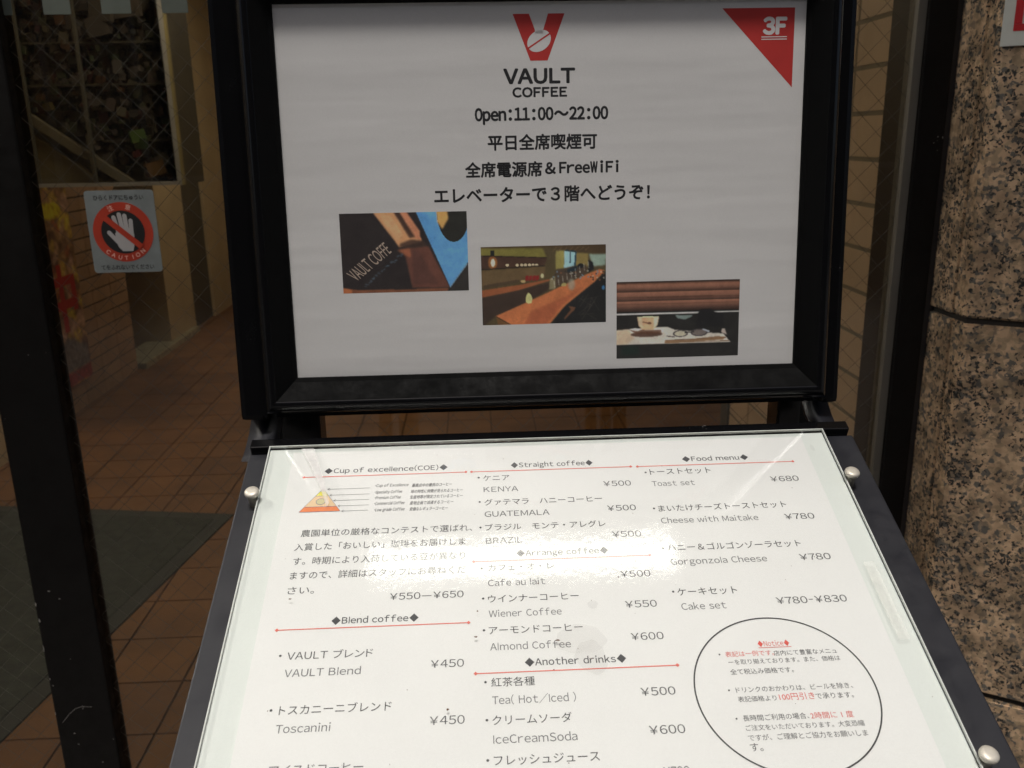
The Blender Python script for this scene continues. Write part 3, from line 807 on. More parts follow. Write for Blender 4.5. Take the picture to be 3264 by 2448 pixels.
# snap frame round the poster: profile swept with mitred corners. (outward distance, height)
prof = [(0.0, 0.0), (0.0, 0.0035), (0.003, 0.005), (0.0135, 0.0150), (0.0155, 0.0172), (0.018, 0.0186), (0.021, 0.0180), (0.0238, 0.0155), (0.0255, 0.012), (0.0262, 0.008), (0.0266, 0.0), (0.0268, -0.006)]
IX0, IX1, IY0, IY1 = -0.2103, 0.2103, 0.0, 0.2942
def rail(name, a, b, ia, ib, sc=1.0):
    """a, b inner corners; ia, ib outward diagonal directions"""
    vs = []; n = len(prof)
    for p, d in ((a, ia), (b, ib)):
        for o_, h_ in prof: vs.append((p[0] + d[0] * o_ * sc, p[1] + d[1] * o_ * sc, h_))
    fs = [(i, i + 1, n + i + 1, n + i) for i in range(n - 1)]
    o = mesh_obj(name, vs, fs, M_frame, st, M_post)
    o.data.materials.append(M_bevel)
    for i, p in enumerate(o.data.polygons):
        p.use_smooth = i >= 3
        if i < 4: p.material_index = 1
    return o
SX, SYB = 1.0, 1.1
rail('frame_rail', (IX0, IY0), (IX1, IY0), (-SX, -SYB), (SX, -SYB))
rail('frame_rail', (IX1, IY1), (IX0, IY1), (SX, SX), (-SX, SX))
rail('frame_stile', (IX0, IY1), (IX0, IY0), (-SX, SX), (-SX, -SYB))
rail('frame_stile', (IX1, IY0), (IX1, IY1), (SX, -SYB), (SX, SX))
box('lip', (IX0 - 0.02, -0.0335, -0.010), (IX1 + 0.02, -0.0297, 0.0015), M_frame, st, M_post, bevel=0.0008)
box('back_board', (-0.2365, -0.029, -0.012), (0.2365, 0.321, -0.0065), M_frame, st, M_post)
# side columns
for s_, xa, xb in ((-1, -0.2375, -0.2615), (1, 0.2375, 0.2535)):
    box('column', (xa, -0.037, -0.042), (xb, 0.345, -0.002), M_column, st, M_post, bevel=0.005)
# brackets bending from the columns down to the tray
def curved(name, x0, x1, pts, th, mat):
    vs = []; n = len(pts)
    for x in (x0, x1):
        for y, z in pts: vs.append((x, y, z))
    for x in (x0, x1):
        for y, z in pts: vs.append((x, y + th, z - th * 0.2))
    fs = [(i + 1, i, n + i, n + i + 1) for i in range(n - 1)] + [(2 * n + i, 2 * n + i + 1, 3 * n + i + 1, 3 * n + i) for i in range(n - 1)]
    fs += [(i, i + 1, 2 * n + i + 1, 2 * n + i) for i in range(n - 1)] + [(n + i + 1, n + i, 3 * n + i, 3 * n + i + 1) for i in range(n - 1)]
    o = mesh_obj(name, vs, fs, mat, st, None)
    for i, p in enumerate(o.data.polygons): p.use_smooth = i < 2 * (n - 1)
    return o
arc = [(0.030, 1.062), (0.026, 1.050), (0.018, 1.038), (0.006, 1.029), (-0.008, 1.022), (-0.026, 1.016)]
curved('bracket', -0.2575, -0.2305, arc, 0.004, M_tray)
curved('bracket', 0.2290, 0.2520, arc, 0.004, M_tray)
for xa, xb in ((-0.2385, -0.2035), (0.2170, 0.2385)):
    box('support_post', (xa, 0.045, 0.55), (xb, 0.075, 1.20), M_frame, st, bevel=0.002)
# legs
for s_ in (-1, 1):
    x1_, x2_ = (0.262, 0.30)
    w_ = 0.028
    vs = []
    for (z, xo, yo) in ((1.12, x1_, 0.045), (0.0, x2_, 0.20)):
        for dx, dy in ((0, 0), (-w_, 0), (-w_, 0.02), (0, 0.02)): vs.append((s_ * (xo + dx) if s_ < 0 else (xo + dx) - 0.012, yo + dy, z))
    mesh_obj('leg', vs, [(0, 1, 5, 4), (1, 2, 6, 5), (2, 3, 7, 6), (3, 0, 4, 7), (0, 3, 2, 1), (4, 5, 6, 7)], M_column, st)
    vs = []
    for (z, xo, yo) in ((0.96, 0.23, -0.10), (0.0, 0.26, -0.34)):
        for dx, dy in ((0, 0), (-w_, 0), (-w_, 0.02), (0, 0.02)): vs.append((s_ * (xo + dx), yo + dy, z))
    mesh_obj('leg', vs, [(0, 1, 5, 4), (1, 2, 6, 5), (2, 3, 7, 6), (3, 0, 4, 7), (0, 3, 2, 1), (4, 5, 6, 7)], M_column, st)
# tray and cross bar
bm = bmesh.new(); add_box(bm, (-0.2485, -0.350, -0.012), (0.2580, 0.0065, -0.0062), 0.0012)
bm_obj('tray', bm, M_tray, st, M_menu)
box('tray_flange', (0.2545, -0.349, -0.026), (0.2575, 0.006, -0.0121), M_tray, st, M_menu)
box('tray_flange', (-0.2480, -0.349, -0.026), (-0.2450, 0.006, -0.0121), M_tray, st, M_menu)
box('tray_flange', (-0.2445, -0.3495, -0.026), (0.2540, -0.3465, -0.0121), M_tray, st, M_menu)
box('cross_bar', (-0.2470, 0.0068, -0.020), (0.2540, 0.0165, 0.0012), M_frame, st, M_menu, bevel=0.0009)
box('backing_plate', (-0.2300, -0.338, -0.0060), (0.2300, 0.0050, -0.0008), M_back, st, M_menu, bevel=0.0005)
# clear cover with its pale cut edges
PX, PT, PB = 0.2296, 0.0054, -0.339
mesh_obj('cover', [(-PX, PB, 0.0028), (PX, PB, 0.0028), (PX, PT, 0.0028), (-PX, PT, 0.0028), (-PX, PB, 0.0012), (PX, PB, 0.0012), (PX, PT, 0.0012), (-PX, PT, 0.0012)], [(0, 1, 2, 3), (7, 6, 5, 4)], M_acryl, st, M_menu)
for lo, hi in (((-PX - .0007, PB, 0.0010), (-PX, PT, 0.0029)), ((PX, PB, 0.0010), (PX + .0007, PT, 0.0029)), ((-PX - .0007, PT, 0.0010), (PX + .0007, PT + .0007, 0.0029)), ((-PX - .0007, PB - .0007, 0.0010), (PX + .0007, PB, 0.0029))):
    box('cover_edge', lo, hi, M_edge, st, M_menu)
capprof = [(0.0040, -0.0062), (0.0040, 0.0060), (0.0054, 0.0061), (0.0057, 0.0070), (0.0056, 0.0084), (0.0049, 0.0093), (0.0032, 0.0098), (0.0015, 0.0099)]
for u, v in ((-0.2340, 0.0500), (0.2345, 0.0505), (0.2345, 0.2820), (-0.2345, 0.2820)):
    c_ = lathe('screw_cap', capprof, M_metal, st, M_menu @ Matrix.Translation((u, -v, 0)))
# tape, stains and dirt specks on the cover
M_tape = veil('milky_tape', (0.85, 0.83, 0.76), 0.22, 90)
M_stain = veil('brownish_stain', (0.30, 0.27, 0.23), 0.055, 40)
M_speck = plain('brown_dirt', (0.12, 0.07, 0.04), 0.9)
flat('tape', [(0.2135, -0.135), (0.2215, -0.135), (0.2225, -0.20), (0.2140, -0.20)], M_tape, st, M_menu, 0.0038)
def blob(name, pts, z, mat): return flat(name, pts, mat, st, M_menu, z)
def irregular(cx, cy, rx, ry, n=40, amp=.18, seed=1):
    r_ = random.Random(seed); ph = [r_.random() * 6 for _ in range(4)]
    return [(cx + rx * math.cos(t) * (1 + amp * (math.sin(2 * t + ph[0]) + .6 * math.sin(3 * t + ph[1]) + .4 * math.sin(7 * t + ph[2]) + .25 * math.sin(13 * t + ph[3])) / 2), cy + ry * math.sin(t) * (1 + amp * (math.sin(2 * t + ph[0]) + .6 * math.sin(3 * t + ph[1]) + .4 * math.sin(7 * t + ph[2])) / 2)) for t in [2 * math.pi * k / n for k in range(n)]]
blob('stain', irregular(0.0045, -0.1895, 0.0155, 0.0120, seed=3), 0.0039, M_stain)
blob('stain', irregular(0.0100, -0.2035, 0.0105, 0.0120, seed=5), 0.0041, M_stain)
blob('stain', irregular(0.0157, -0.1628, 0.0032, 0.0036, seed=8), 0.0039, M_stain)
blob('stain', irregular(-0.1925, -0.0190, 0.0030, 0.0022, seed=9), 0.0039, M_stain)
blob('stain', irregular(0.2137, -0.0175, 0.0016, 0.0038, seed=11), 0.0039, M_stain)
for x, y, rx, ry in ((-0.1912, -0.1486, .0011, .0005), (-0.0645, -0.1849, .0012, .0006), (-0.0630, -0.1646, .0006, .0006), (-0.0107, -0.1900, .0016, .0006), (-0.0151, -0.2116, .0005, .0004), (-0.0826, -0.2360, .0008, .0008), (0.002, -0.197, .0003, .0003), (-0.0204, -0.1437, .0005, .0005), (0.0365, -0.1407, .0005, .0005), (-0.108, -0.2215, .0003, .0003)):
    disc('dirt_speck', x, y, rx, M_speck, st, M_menu, 0.0042, 9, ry, 0.3)
rs = random.Random(4)
for k in range(30):
    disc('dirt_speck', rs.uniform(-.22, .22), rs.uniform(-.30, -.002), rs.uniform(.00018, .00042), M_speck, st, M_menu, 0.0042, 6)
M_crease_highlight = veil('milky_crease_highlight', (0.9, 0.88, 0.86), 0.4, 60)  # laminate crease, its reflected light streak painted as a pale veil
flat('crease_highlight', [(-0.2035, 0.0008), (-0.1935, 0.0008), (-0.1800, -0.0400), (-0.1745, -0.0600), (-0.1760, -0.0640), (-0.1830, -0.0440), (-0.1925, -0.0220)], M_crease_highlight, st, M_menu, 0.0038)
M_grime = veil('grey_grime', (0.14, 0.12, 0.09), 0.28, 140)
flat('grime_line', [(-0.215, 0.0042), (-0.08, 0.0042), (0.02, 0.0040), (0.21, 0.0042), (0.21, 0.0022), (0.10, 0.0026), (-0.02, 0.0014), (-0.12, 0.0012), (-0.215, 0.0022)], M_grime, st, M_menu, 0.0040)

# ================================================================ MENU SHEET
ms = tag(empty('menu_sheet', (0, -0.17, 0.96)), 'white printed price list of coffees and food under the clear sloping cover', 'menu')
bm = bmesh.new(); add_box(bm, (-0.2102, -0.2975, -0.0006), (0.2102, 0.0, 0.0))
bm_obj('paper', bm, M_paper, ms, M_menu)
MENU_TEXT = [
    ('◆Cup of excellence(COE)◆', -0.18266, 0.02463, -0.08439, 'head'),
    ('・Cup of Excellence', -0.14127, 0.04156, -0.11513, 'tiny'),
    ('最高点中の最良のコーヒー', -0.11239, 0.0426, -0.08117, 'tiny'),
    ('・Specialty Coffee', -0.14116, 0.04862, -0.1198, 'tiny'),
    ('味の特性に特徴が見られるコーヒー', -0.1129, 0.04921, -0.07271, 'tiny'),
    ('・Premium Coffee', -0.14073, 0.05455, -0.12066, 'tiny'),
    ('生産地等が限定されているコーヒー', -0.11343, 0.05511, -0.07275, 'tiny'),
    ('・Commercial Coffee', -0.14068, 0.06058, -0.1175, 'tiny'),
    ('産地企画で流通するコーヒー', -0.11333, 0.06126, -0.07997, 'tiny'),
    ('・Low grade Coffee', -0.14022, 0.06706, -0.11721, 'tiny'),
    ('安価なレギュラーコーヒー', -0.1133, 0.06753, -0.08408, 'tiny'),
    ('農園単位の厳格なコンテストで選ばれ、', -0.19262, 0.08939, -0.06561, 'para'),
    ('入賞した「おいしい」珈琲をお届けしま', -0.19563, 0.10236, -0.0707, 'para'),
    ('す。時期により入荷している豆が異なり', -0.19484, 0.11547, -0.07095, 'para'),
    ('ますので、詳細はスタッフにお尋ねくだ', -0.1951, 0.1283, -0.07071, 'para'),
    ('さい。', -0.19499, 0.14125, -0.17647, 'para'),
    ('¥550―¥650', -0.12351, 0.1496, -0.07239, 'price'),
    ('◆Blend coffee◆', -0.16183, 0.1674, -0.10303, 'head'),
    ('VAULT ブレンド', -0.18765, 0.19358, -0.13188, 'jpg'),
    ('VAULT Blend', -0.18758, 0.20627, -0.13884, 'latin'),
    ('¥450', -0.09399, 0.20398, -0.07252, 'price'),
    ('トスカニーニブレンド', -0.18692, 0.23222, -0.11773, 'jp'),
    ('Toscanini', -0.18717, 0.24444, -0.15407, 'latin'),
    ('¥450', -0.09381, 0.2434, -0.07236, 'price'),
    ('アイスドコーヒー', -0.18721, 0.2703, -0.13212, 'jpg'),
    ('◆Straight coffee◆', -0.03354, 0.02494, 0.03263, 'head'),
    ('ケニア', -0.05622, 0.03858, -0.03538, 'jpg'),
    ('KENYA', -0.05612, 0.05092, -0.02897, 'latin'),
    ('¥500', 0.03834, 0.04918, 0.06018, 'price'),
    ('グァテマラ\u3000ハニーコーヒー', -0.05584, 0.06448, 0.0352, 'jp'),
    ('GUATEMALA', -0.05599, 0.07662, -0.00656, 'latin'),
    ('¥500', 0.03804, 0.07502, 0.06001, 'price'),
    ('ブラジル\u3000モンテ・アレグレ', -0.05595, 0.0899, 0.03456, 'jp'),
    ('BRAZIL', -0.0557, 0.10278, -0.02902, 'latin'),
    ('¥500', 0.03826, 0.10107, 0.05988, 'price'),
    ('◆Arrange coffee◆', -0.03378, 0.11539, 0.03324, 'head'),
    ('カフェ・オ・レ', -0.05458, 0.12762, -0.00754, 'jpg'),
    ('Cafe au lait', -0.05517, 0.14116, -0.0148, 'latin'),
    ('¥500', 0.03921, 0.13786, 0.06047, 'price'),
    ('ウインナーコーヒー', -0.05555, 0.15477, 0.00736, 'jp'),
    ('¥550', 0.03867, 0.16376, 0.06049, 'price'),
    ('Wiener Coffee', -0.05537, 0.16702, -0.00566, 'latin'),
    ('アーモンドコーヒー', -0.05575, 0.18032, 0.00737, 'jp'),
    ('Almond Coffee', -0.05522, 0.19296, -0.00192, 'latin'),
    ('¥600', 0.03868, 0.18965, 0.06045, 'price'),
    ('◆Another drinks◆', -0.03314, 0.20539, 0.03306, 'head'),
    ('紅茶各種', -0.05528, 0.21897, -0.02761, 'jp'),
    ('Tea( Hot/Iced )', -0.0551, 0.23152, -0.00261, 'latin'),
    ('¥500', 0.03866, 0.23017, 0.06058, 'price'),
    ('クリームソーダ', -0.05539, 0.24495, -0.00648, 'jp'),
    ('IceCreamSoda', -0.05524, 0.25733, -0.00445, 'latin'),
    ('¥600', 0.03965, 0.25589, 0.06163, 'price'),
    ('フレッシュジュース', -0.05534, 0.27045, 0.00743, 'jp'),
    ('¥700', 0.04385, 0.28202, 0.0592, 'price'),
    ('◆Food menu◆', 0.10569, 0.02451, 0.16002, 'head'),
    ('トーストセット', 0.07706, 0.03801, 0.12617, 'jp'),
    ('Toast set', 0.07672, 0.05086, 0.11049, 'latin'),
    ('¥680', 0.17147, 0.05021, 0.19404, 'price'),
    ('まいたけチーズトーストセット', 0.07696, 0.07709, 0.176, 'jp'),
    ('Cheese with Maitake', 0.07691, 0.08935, 0.15104, 'latin'),
    ('¥780', 0.17137, 0.08983, 0.19405, 'price'),
    ('ハニー＆ゴルゴンゾーラセット', 0.07698, 0.1156, 0.17562, 'jp'),
    ('Gorgonzola Cheese', 0.07686, 0.1285, 0.14697, 'latin'),
    ('¥780', 0.17101, 0.12869, 0.19372, 'price'),
    ('ケーキセット', 0.0765, 0.15511, 0.11853, 'jp'),
    ('Cake set', 0.07694, 0.16733, 0.10784, 'latin'),
    ('¥780-¥830', 0.14351, 0.16566, 0.19276, 'price'),
    ('◆Notice◆', 0.12141, 0.19831, 0.14253, 'notice_red'),
    ('表記は一例です。', 0.0982, 0.20497, 0.13033, 'small_red'),
    ('店内にて豊富なメニュ', 0.13008, 0.20538, 0.17189, 'small'),
    ('ーを取り揃えております。また、価格は', 0.09884, 0.21074, 0.17233, 'small'),
    ('全て税込み価格です。', 0.09836, 0.21791, 0.13951, 'small'),
    ('ドリンクのおかわりは、ビールを除き、', 0.09884, 0.23071, 0.17358, 'small'),
    ('表記価格より', 0.09861, 0.23707, 0.12297, 'small'),
    ('100円引き', 0.12479, 0.23709, 0.14728, 'small_red'),
    ('で承ります。', 0.14791, 0.23724, 0.17196, 'small'),
    ('長時間ご利用の場合、', 0.0985, 0.2499, 0.13954, 'small'),
    ('2時間に 1 度', 0.14061, 0.2503, 0.16734, 'small_red'),
    ('、', 0.16713, 0.25129, 0.17065, 'small'),
    ('ご注文をいただいております。大変恐縮', 0.09855, 0.25615, 0.17188, 'small'),
    ('ですが、ご理解とご協力をお願いしま', 0.09851, 0.26262, 0.17182, 'small'),
    ('す。', 0.09823, 0.26916, 0.10581, 'small'),
]
RULES = [
    (-0.19812, 0.02838),(-0.06985, 0.0285),
    (-0.06526, 0.02859),(0.06273, 0.02844),
    (0.06818, 0.02877),(0.195, 0.0287),
    (-0.19749, 0.17074),(-0.06922, 0.17067),
    (-0.06492, 0.11891),(0.06271, 0.11932),
    (-0.0651, 0.20938),(0.06539, 0.20992),
]
BULLETS = [ [(-0.19213, 0.19053), (-0.192, 0.22913), (-0.05968, 0.03514), (-0.05943, 0.06122), (-0.05937, 0.08711), (-0.05934, 0.12545), (-0.0589, 0.15154), (-0.05893, 0.17733), (-0.05894, 0.216), (-0.05877, 0.24196), (-0.05893, 0.26751), (0.07369, 0.03563), (0.07368, 0.07418), (0.07353, 0.11324), (0.07364, 0.15199), (0.0944, 0.2032), (0.09443, 0.22902), (0.09448, 0.24831)] ]
POSTER_TEXT = [
    ('VAULT', -0.03211, 0.23295, 0.02526, 'vault'),
    ('COFFEE', -0.02516, 0.22254, 0.01867, 'coffee'),
    ('Open:11:00～22:00', -0.05567, 0.20477, 0.0518, 'open'),
    ('平日全席喫煙可', -0.04596, 0.18262, 0.04267, 'jp'),
    ('全席電源席', -0.06477, 0.16157, -0.00207, 'jp'),
    ('&', 4e-05, 0.16252, 0.00896, 'amp'),
    ('FreeWiFi', 0.01159, 0.1628, 0.06033, 'wifi'),
    ('エレベーターで３階へどうぞ！', -0.09051, 0.14139, 0.08609, 'jp'),
    ('3F', 0.17555, 0.26769, 0.19514, 'floor'),
]

SZ = {'head': (0.0068, M_ink2, 0.00007), 'latin': (0.0073, M_ink3, 0.0), 'price': (0.0076, M_ink2, 0.0), 'notice_red': (0.0052, M_red, 0.0)}
for body, u0, v, u1, kind in MENU_TEXT:
    if body == '、': continue
    if kind in SZ:
        sz, mt, of = SZ[kind]
        lettering2(body, u0, u1, -v, mt, ms, M_menu, ysc=sz, bold=of)
    elif kind == 'tiny':
        lettering2(body, u0, u1, -v, M_ink3, ms, M_menu, ysc=0.0040, bold=0.00005, shear=0.18, west=body.startswith('・'))
    elif kind == 'small': lettering(body, u0, u1, -v, M_ink2, ms, M_menu, offset=0.0)
    elif kind == 'small_red': lettering(body, u0, u1, -v, M_red, ms, M_menu)
    elif kind == 'para': lettering(body, u0, u1, -v, M_ink2, ms, M_menu, ysc=0.0074)
    elif kind == 'jp': lettering(body, u0, u1, -v, M_ink, ms, M_menu, offset=0.0)
    elif body.startswith('VAULT'): lettering2(body, u0, u1, -v, M_ink2, ms, M_menu, ysc=0.0073)
    else: lettering(body, u0, u1, -v, M_ink2, ms, M_menu)
for (x0, v0), (x1, v1) in zip(RULES[0::2], RULES[1::2]):
    v0 = (v0 + v1) / 2
    stroke('rule_line', [(x0, -v0), (x1, -v0)], 0.00075, M_pink, ms, M_menu)
    for x in (x0, x1):
        flat('rule_end', [(x - .0014, -v0), (x, -v0 - .0014), (x + .0014, -v0), (x, -v0 + .0014)], M_pink, ms, M_menu, 0.00028)
for x, v in (BULLETS[0] if isinstance(BULLETS[0], list) else BULLETS): disc('bullet', x, -v, 0.00085 if v < 0.2 or x < 0.09 else 0.0006, M_ink2, ms, M_menu)
# notice circle
stroke('notice_circle', [(0.1305 + 0.0576 * math.cos(2 * math.pi * k / 120), -0.2314 + 0.0548 * math.sin(2 * math.pi * k / 120)) for k in range(120)], 0.00095, M_ink, ms, M_menu, closed=True)
stroke('notice_underline', [(0.1213, -0.1994), (0.1432, -0.1994)], 0.0004, M_red, ms, M_menu)
# coffee pyramid
A_, Lf, Rt = (-0.1815, -0.0415), (-0.1972, -0.0655), (-0.1659, -0.0655)
def at(t, side): e = Lf if side < 0 else Rt; return (A_[0] + (e[0] - A_[0]) * t, A_[1] + (e[1] - A_[1]) * t)
M_py = [plain('pyramid_yellow', (0.85, 0.78, 0.12), 0.5, 0, .03), plain('pyramid_cream', (0.85, 0.62, 0.38), 0.5, 0, .03), plain('pyramid_orange', (0.85, 0.26, 0.10), 0.5, 0, .03), plain('pyramid_mauve', (0.50, 0.38, 0.42), 0.5, 0, .03), plain('pyramid_outline', (0.16, 0.16, 0.30), 0.5, 0, .03), plain('pyramid_khaki', (0.66, 0.60, 0.35), 0.5, 0, .03)]
flat('pyramid_band', [A_, at(.13, -1), at(.13, 1)], M_py[3], ms, M_menu)
flat('pyramid_band', [at(.13, -1), at(.325, -1), at(.325, 1), at(.13, 1)], M_py[0], ms, M_menu)
flat('pyramid_band', [at(.325, -1), at(.79, -1), at(.79, 1), at(.325, 1)], M_py[1], ms, M_menu)
flat('pyramid_band', [at(.79, -1), Lf, Rt, at(.79, 1)], M_py[2], ms, M_menu)
stroke('pyramid_line', [A_, Lf, Rt], 0.0005, M_py[4], ms, M_menu, 0.0003, True)
stroke('pyramid_line', [at(.325, -1), at(.325, 1)], 0.00035, M_py[4], ms, M_menu, 0.0003)
stroke('pyramid_line', [at(.79, -1), at(.79, 1)], 0.00035, M_py[4], ms, M_menu, 0.0003)
disc('pyramid_bean', -0.1818, -0.0553, 0.0035, M_py[5], ms, M_menu, 0.0003, 24, 0.0031)
stroke('pyramid_line', [(-0.1818 + .0035 * math.cos(k * .262), -0.0553 + .0031 * math.sin(k * .262)) for k in range(24)], 0.0004, M_py[4], ms, M_menu, 0.0004, True)
for xt, xe, v in ((-.1780, -.1450, .0423), (-.1757, -.1450, .0487), (-.1722, -.1449, .0545), (-.1683, -.1446, .0602), (-.1650, -.1446, .0656)):
    stroke('arrow', [(xt, -v), (xe, -v)], 0.0003, M_ink3, ms, M_menu)
    stroke('arrow', [(xt + .0017, -v + .0011), (xt, -v), (xt + .0017, -v - .0011)], 0.0003, M_ink3, ms, M_menu, 0.00025)

# ================================================================ POSTER
ps = tag(empty('poster', (0, 0, 1.09)), 'white coffee shop poster with a red logo and three photographs in the upright frame', 'poster')
bm = bmesh.new(); bmesh.ops.create_grid(bm, x_segments=24, y_segments=40, size=0.5)
for v in bm.verts:
    x, y = v.co.x, v.co.y
    v.co = Vector((x * 0.4225, 0.1471 + y * 0.2965, 0.0005))
bm_obj('paper', bm, M_poster, ps, M_post, smooth=True)
PZ = 0.00056
for body, x0, y, x1, kind in POSTER_TEXT:
    sz = {'vault': 0.0146, 'coffee': 0.0094, 'open': 0.0126, 'wifi': 0.0114, 'amp': 0.0116, 'floor': 0.0160}.get(kind)
    bd = {'vault': 0.0006, 'coffee': 0.0004, 'open': 0.00048, 'wifi': 0.0004, 'amp': 0.0004, 'floor': 0.0009, 'jp': 0.00038}[kind]
    lettering2(body, x0, x1, y, M_white if kind == 'floor' else M_ink, ps, M_post, PZ + (0.0001 if kind == 'floor' else 0), sz, bd, 0.5 if kind in ('open', 'wifi') else None, west=kind != 'jp')
flat('corner_flag', [(0.1426, 0.2871), (0.2011, 0.2871), (0.2008, 0.2264)], M_dred, ps, M_post, PZ)
for y in (0.2652, 0.2634): flat('flag_underline', [(0.1746, y - .00035), (0.1953, y - .00035), (0.1953, y + .00035), (0.1746, y + .00035)], M_white, ps, M_post, PZ + 0.00012)
# logo: a V whose notch opens into a coffee bean
flat('logo_v', [(-0.0237, 0.2850), (-0.0109, 0.2850), (-0.0061, 0.2722), (-0.0103, 0.2580), (-0.0060, 0.2530), (0.0040, 0.2560)][0:3] + [(-0.0095, 0.2640), (-0.0035, 0.2600)][0:0] + [(0.0000, 0.2722), (0.0041, 0.2850), (0.0172, 0.2850), (0.00335, 0.2499), (-0.0103, 0.2499)], M_dred, ps, M_post, PZ)
bx, by, br, bt2 = -0.0032, 0.2647, 0.0100, math.radians(32)
bp = []
for k in range(40):
    t = 2 * math.pi * k / 40; x, y = br * math.cos(t), 0.0076 * math.sin(t)
    bp.append((bx + x * math.cos(bt2) - y * math.sin(bt2), by + x * math.sin(bt2) + y * math.cos(bt2)))
flat('logo_bean', bp, M_poster, ps, M_post, PZ + 0.00008)
flat('logo_notch', [(-0.0064, 0.2728), (0.0003, 0.2728), (0.0003, 0.2700), (-0.0064, 0.2700)], M_poster, ps, M_post, PZ + 0.00008)
stroke('logo_slit', [(bx - 0.0104 * math.cos(bt2), by - 0.0104 * math.sin(bt2)), (bx + 0.0104 * math.cos(bt2), by + 0.0104 * math.sin(bt2))], 0.0012, M_dred, ps, M_post, PZ + 0.00014)

g3 = np.random.default_rng(5)
# picture 1: leather and a blue cut-out
cv = Canvas(230, 144, (38, 31, 29))
def q1(*pts): return [((x - 135 - (y - 178) * 0.065) / 1792, (y - 178 + (x - 135) * 0.0156) / 1125) for x, y in pts]
cv.poly(q1((590, 140), (900, 140), (1130, 470), (1290, 520), (1310, 570), (985, 650), (930, 570), (850, 470)), (176, 116, 72), 2)
cv.poly(q1((700, 200), (850, 200), (1040, 470), (960, 560), (880, 470)), (190, 138, 92), 6, .6)
cv.poly(q1((960, 140), (1070, 140), (1270, 420), (1290, 555), (1170, 500)), (168, 100, 66), 2)
cv.poly(q1((885, 140), (965, 140), (1210, 510), (1130, 520)), (58, 38, 30), 3, .9)
cv.poly(q1((985, 640), (1000, 600), (1150, 540), (1330, 560), (1400, 650), (1200, 665)), (56, 38, 30), 3, .85)
cv.poly(q1((965, 690), (1150, 665), (1400, 640), (1725, 1225), (1190, 1230), (1110, 900), (1060, 720)), (88, 50, 38), 3)
cv.poly(q1((1170, 690), (1250, 680), (1560, 1180), (1200, 1180)), (66, 40, 34), 8, .6)
cv.poly(q1((960, 690), (1140, 660), (1160, 800), (1060, 760)), (150, 78, 46), 4, .7)
cv.poly(q1((1200, 130), (1990, 130), (1990, 860), (1728, 1225)), (74, 124, 166), 0)
cv.poly(q1((1215, 155), (1340, 155), (1560, 620), (1480, 700)), (62, 112, 160), 6, .5)
cv.ell(*q1((1735, 170))[0], 0.128, 0.365, (36, 33, 28), 0)
cv.poly(q1((1498, 140), (1650, 140), (1672, 250), (1590, 400), (1520, 300)), (196, 136, 66), 3, .95)
cv.poly(q1((1728, 1225), (1960, 880), (2000, 880), (2000, 1300), (1728, 1300)), (44, 38, 34), 0)
cv.line(*q1((1728, 1225))[0], *q1((1962, 890))[0], 0.008, (116, 140, 160), 0, .8)
cv.poly(q1((195, 1225), (420, 1255), (1100, 1250), (1700, 1235), (1700, 1300), (195, 1310)), (112, 62, 38), 1, .9)
cv.poly(q1((195, 1225), (330, 1250), (330, 1310), (195, 1310)), (160, 84, 44), 2, .9)
for k in range(26):
    x = 500 + k * 21 + g3.uniform(-6, 6); y = 1190 - k * 18 + g3.uniform(-22, 22)
    cv.line(*q1((x, y))[0], *q1((x + g3.uniform(10, 45), y - g3.uniform(-15, 30)))[0], 0.009, (66, 84, 96), 1, .8)
cv.tone(0.022, g3); cv.mottle(0.015, 1, g3)
Q1 = [(-0.1681, 0.1340), (-0.0646, 0.1340), (-0.0646, 0.0694), (-0.1681, 0.0694)]
pp1 = print_obj('photo_print', cv, Q1, M_print, ps, M_post, PZ)
M_cream = plain('cream_print', (0.50, 0.40, 0.32), 0.5)
vs, fs = text_mesh('VAULT COFFE', 0.0)
xm_ = vs[:, 0].max()
def q1w(x, y): s_, t = q1((x, y))[0]; return (-0.1681 + s_ * 0.1035, 0.1340 - t * 0.0646)
pts = []
for v in vs:
    e = v[0] / xm_; h_ = v[1] / 0.73
    ax, ay = 400 + e * 485, 1133 - e * 415
    pts.append((*q1w(ax - h_ * (168 - 40 * e), ay - h_ * (125 + 30 * e)), PZ + 0.00008))
mesh_obj('print_lettering', pts, fs, M_cream, pp1, M_post)
# picture 2: long counter of a café
cv = Canvas(230, 144, (70, 56, 34))
def q2(*pts): return [((x - 148 - (y - 218) * 0.03) / 1837, (y - 218 + (x - 148) * 0.0207) / 1142) for x, y in pts]
cv.poly(q2((100, 100), (2100, 100), (2100, 330), (1560, 290), (1100, 215), (100, 240)), (66, 48, 30), 2)
cv.poly(q2((140, 240), (1050, 235), (1120, 370), (140, 345)), (104, 92, 38), 3)
cv.poly(q2((140, 345), (1125, 375), (1090, 480), (140, 540)), (62, 40, 30), 1)
cv.poly(q2((140, 560), (1100, 500), (1080, 660), (140, 790)), (88, 66, 40), 3)
cv.poly(q2((1250, 270), (1380, 270), (1380, 530), (1250, 540)), (128, 112, 54), 2)
cv.poly(q2((1550, 300), (1730, 310), (1730, 500), (1550, 500)), (118, 96, 48), 2)
cv.poly(q2((1375, 270), (1550, 290), (1535, 490), (1375, 530)), (128, 158, 160), 1)
cv.line(*q2((1463, 285))[0], *q2((1463, 450))[0], 0.01, (50, 66, 70), 0); cv.line(*q2((1545, 290))[0], *q2((1535, 490))[0], 0.012, (34, 56, 66), 0); cv.line(*q2((1385, 262))[0], *q2((1550, 285))[0], 0.02, (30, 44, 48), 0)
cv.poly(q2((1740, 320), (1990, 320), (1990, 480), (1800, 500)), (116, 128, 110), 3)
cv.poly(q2((1250, 550), (1700, 470), (1720, 600), (1250, 800)), (66, 50, 38), 3)
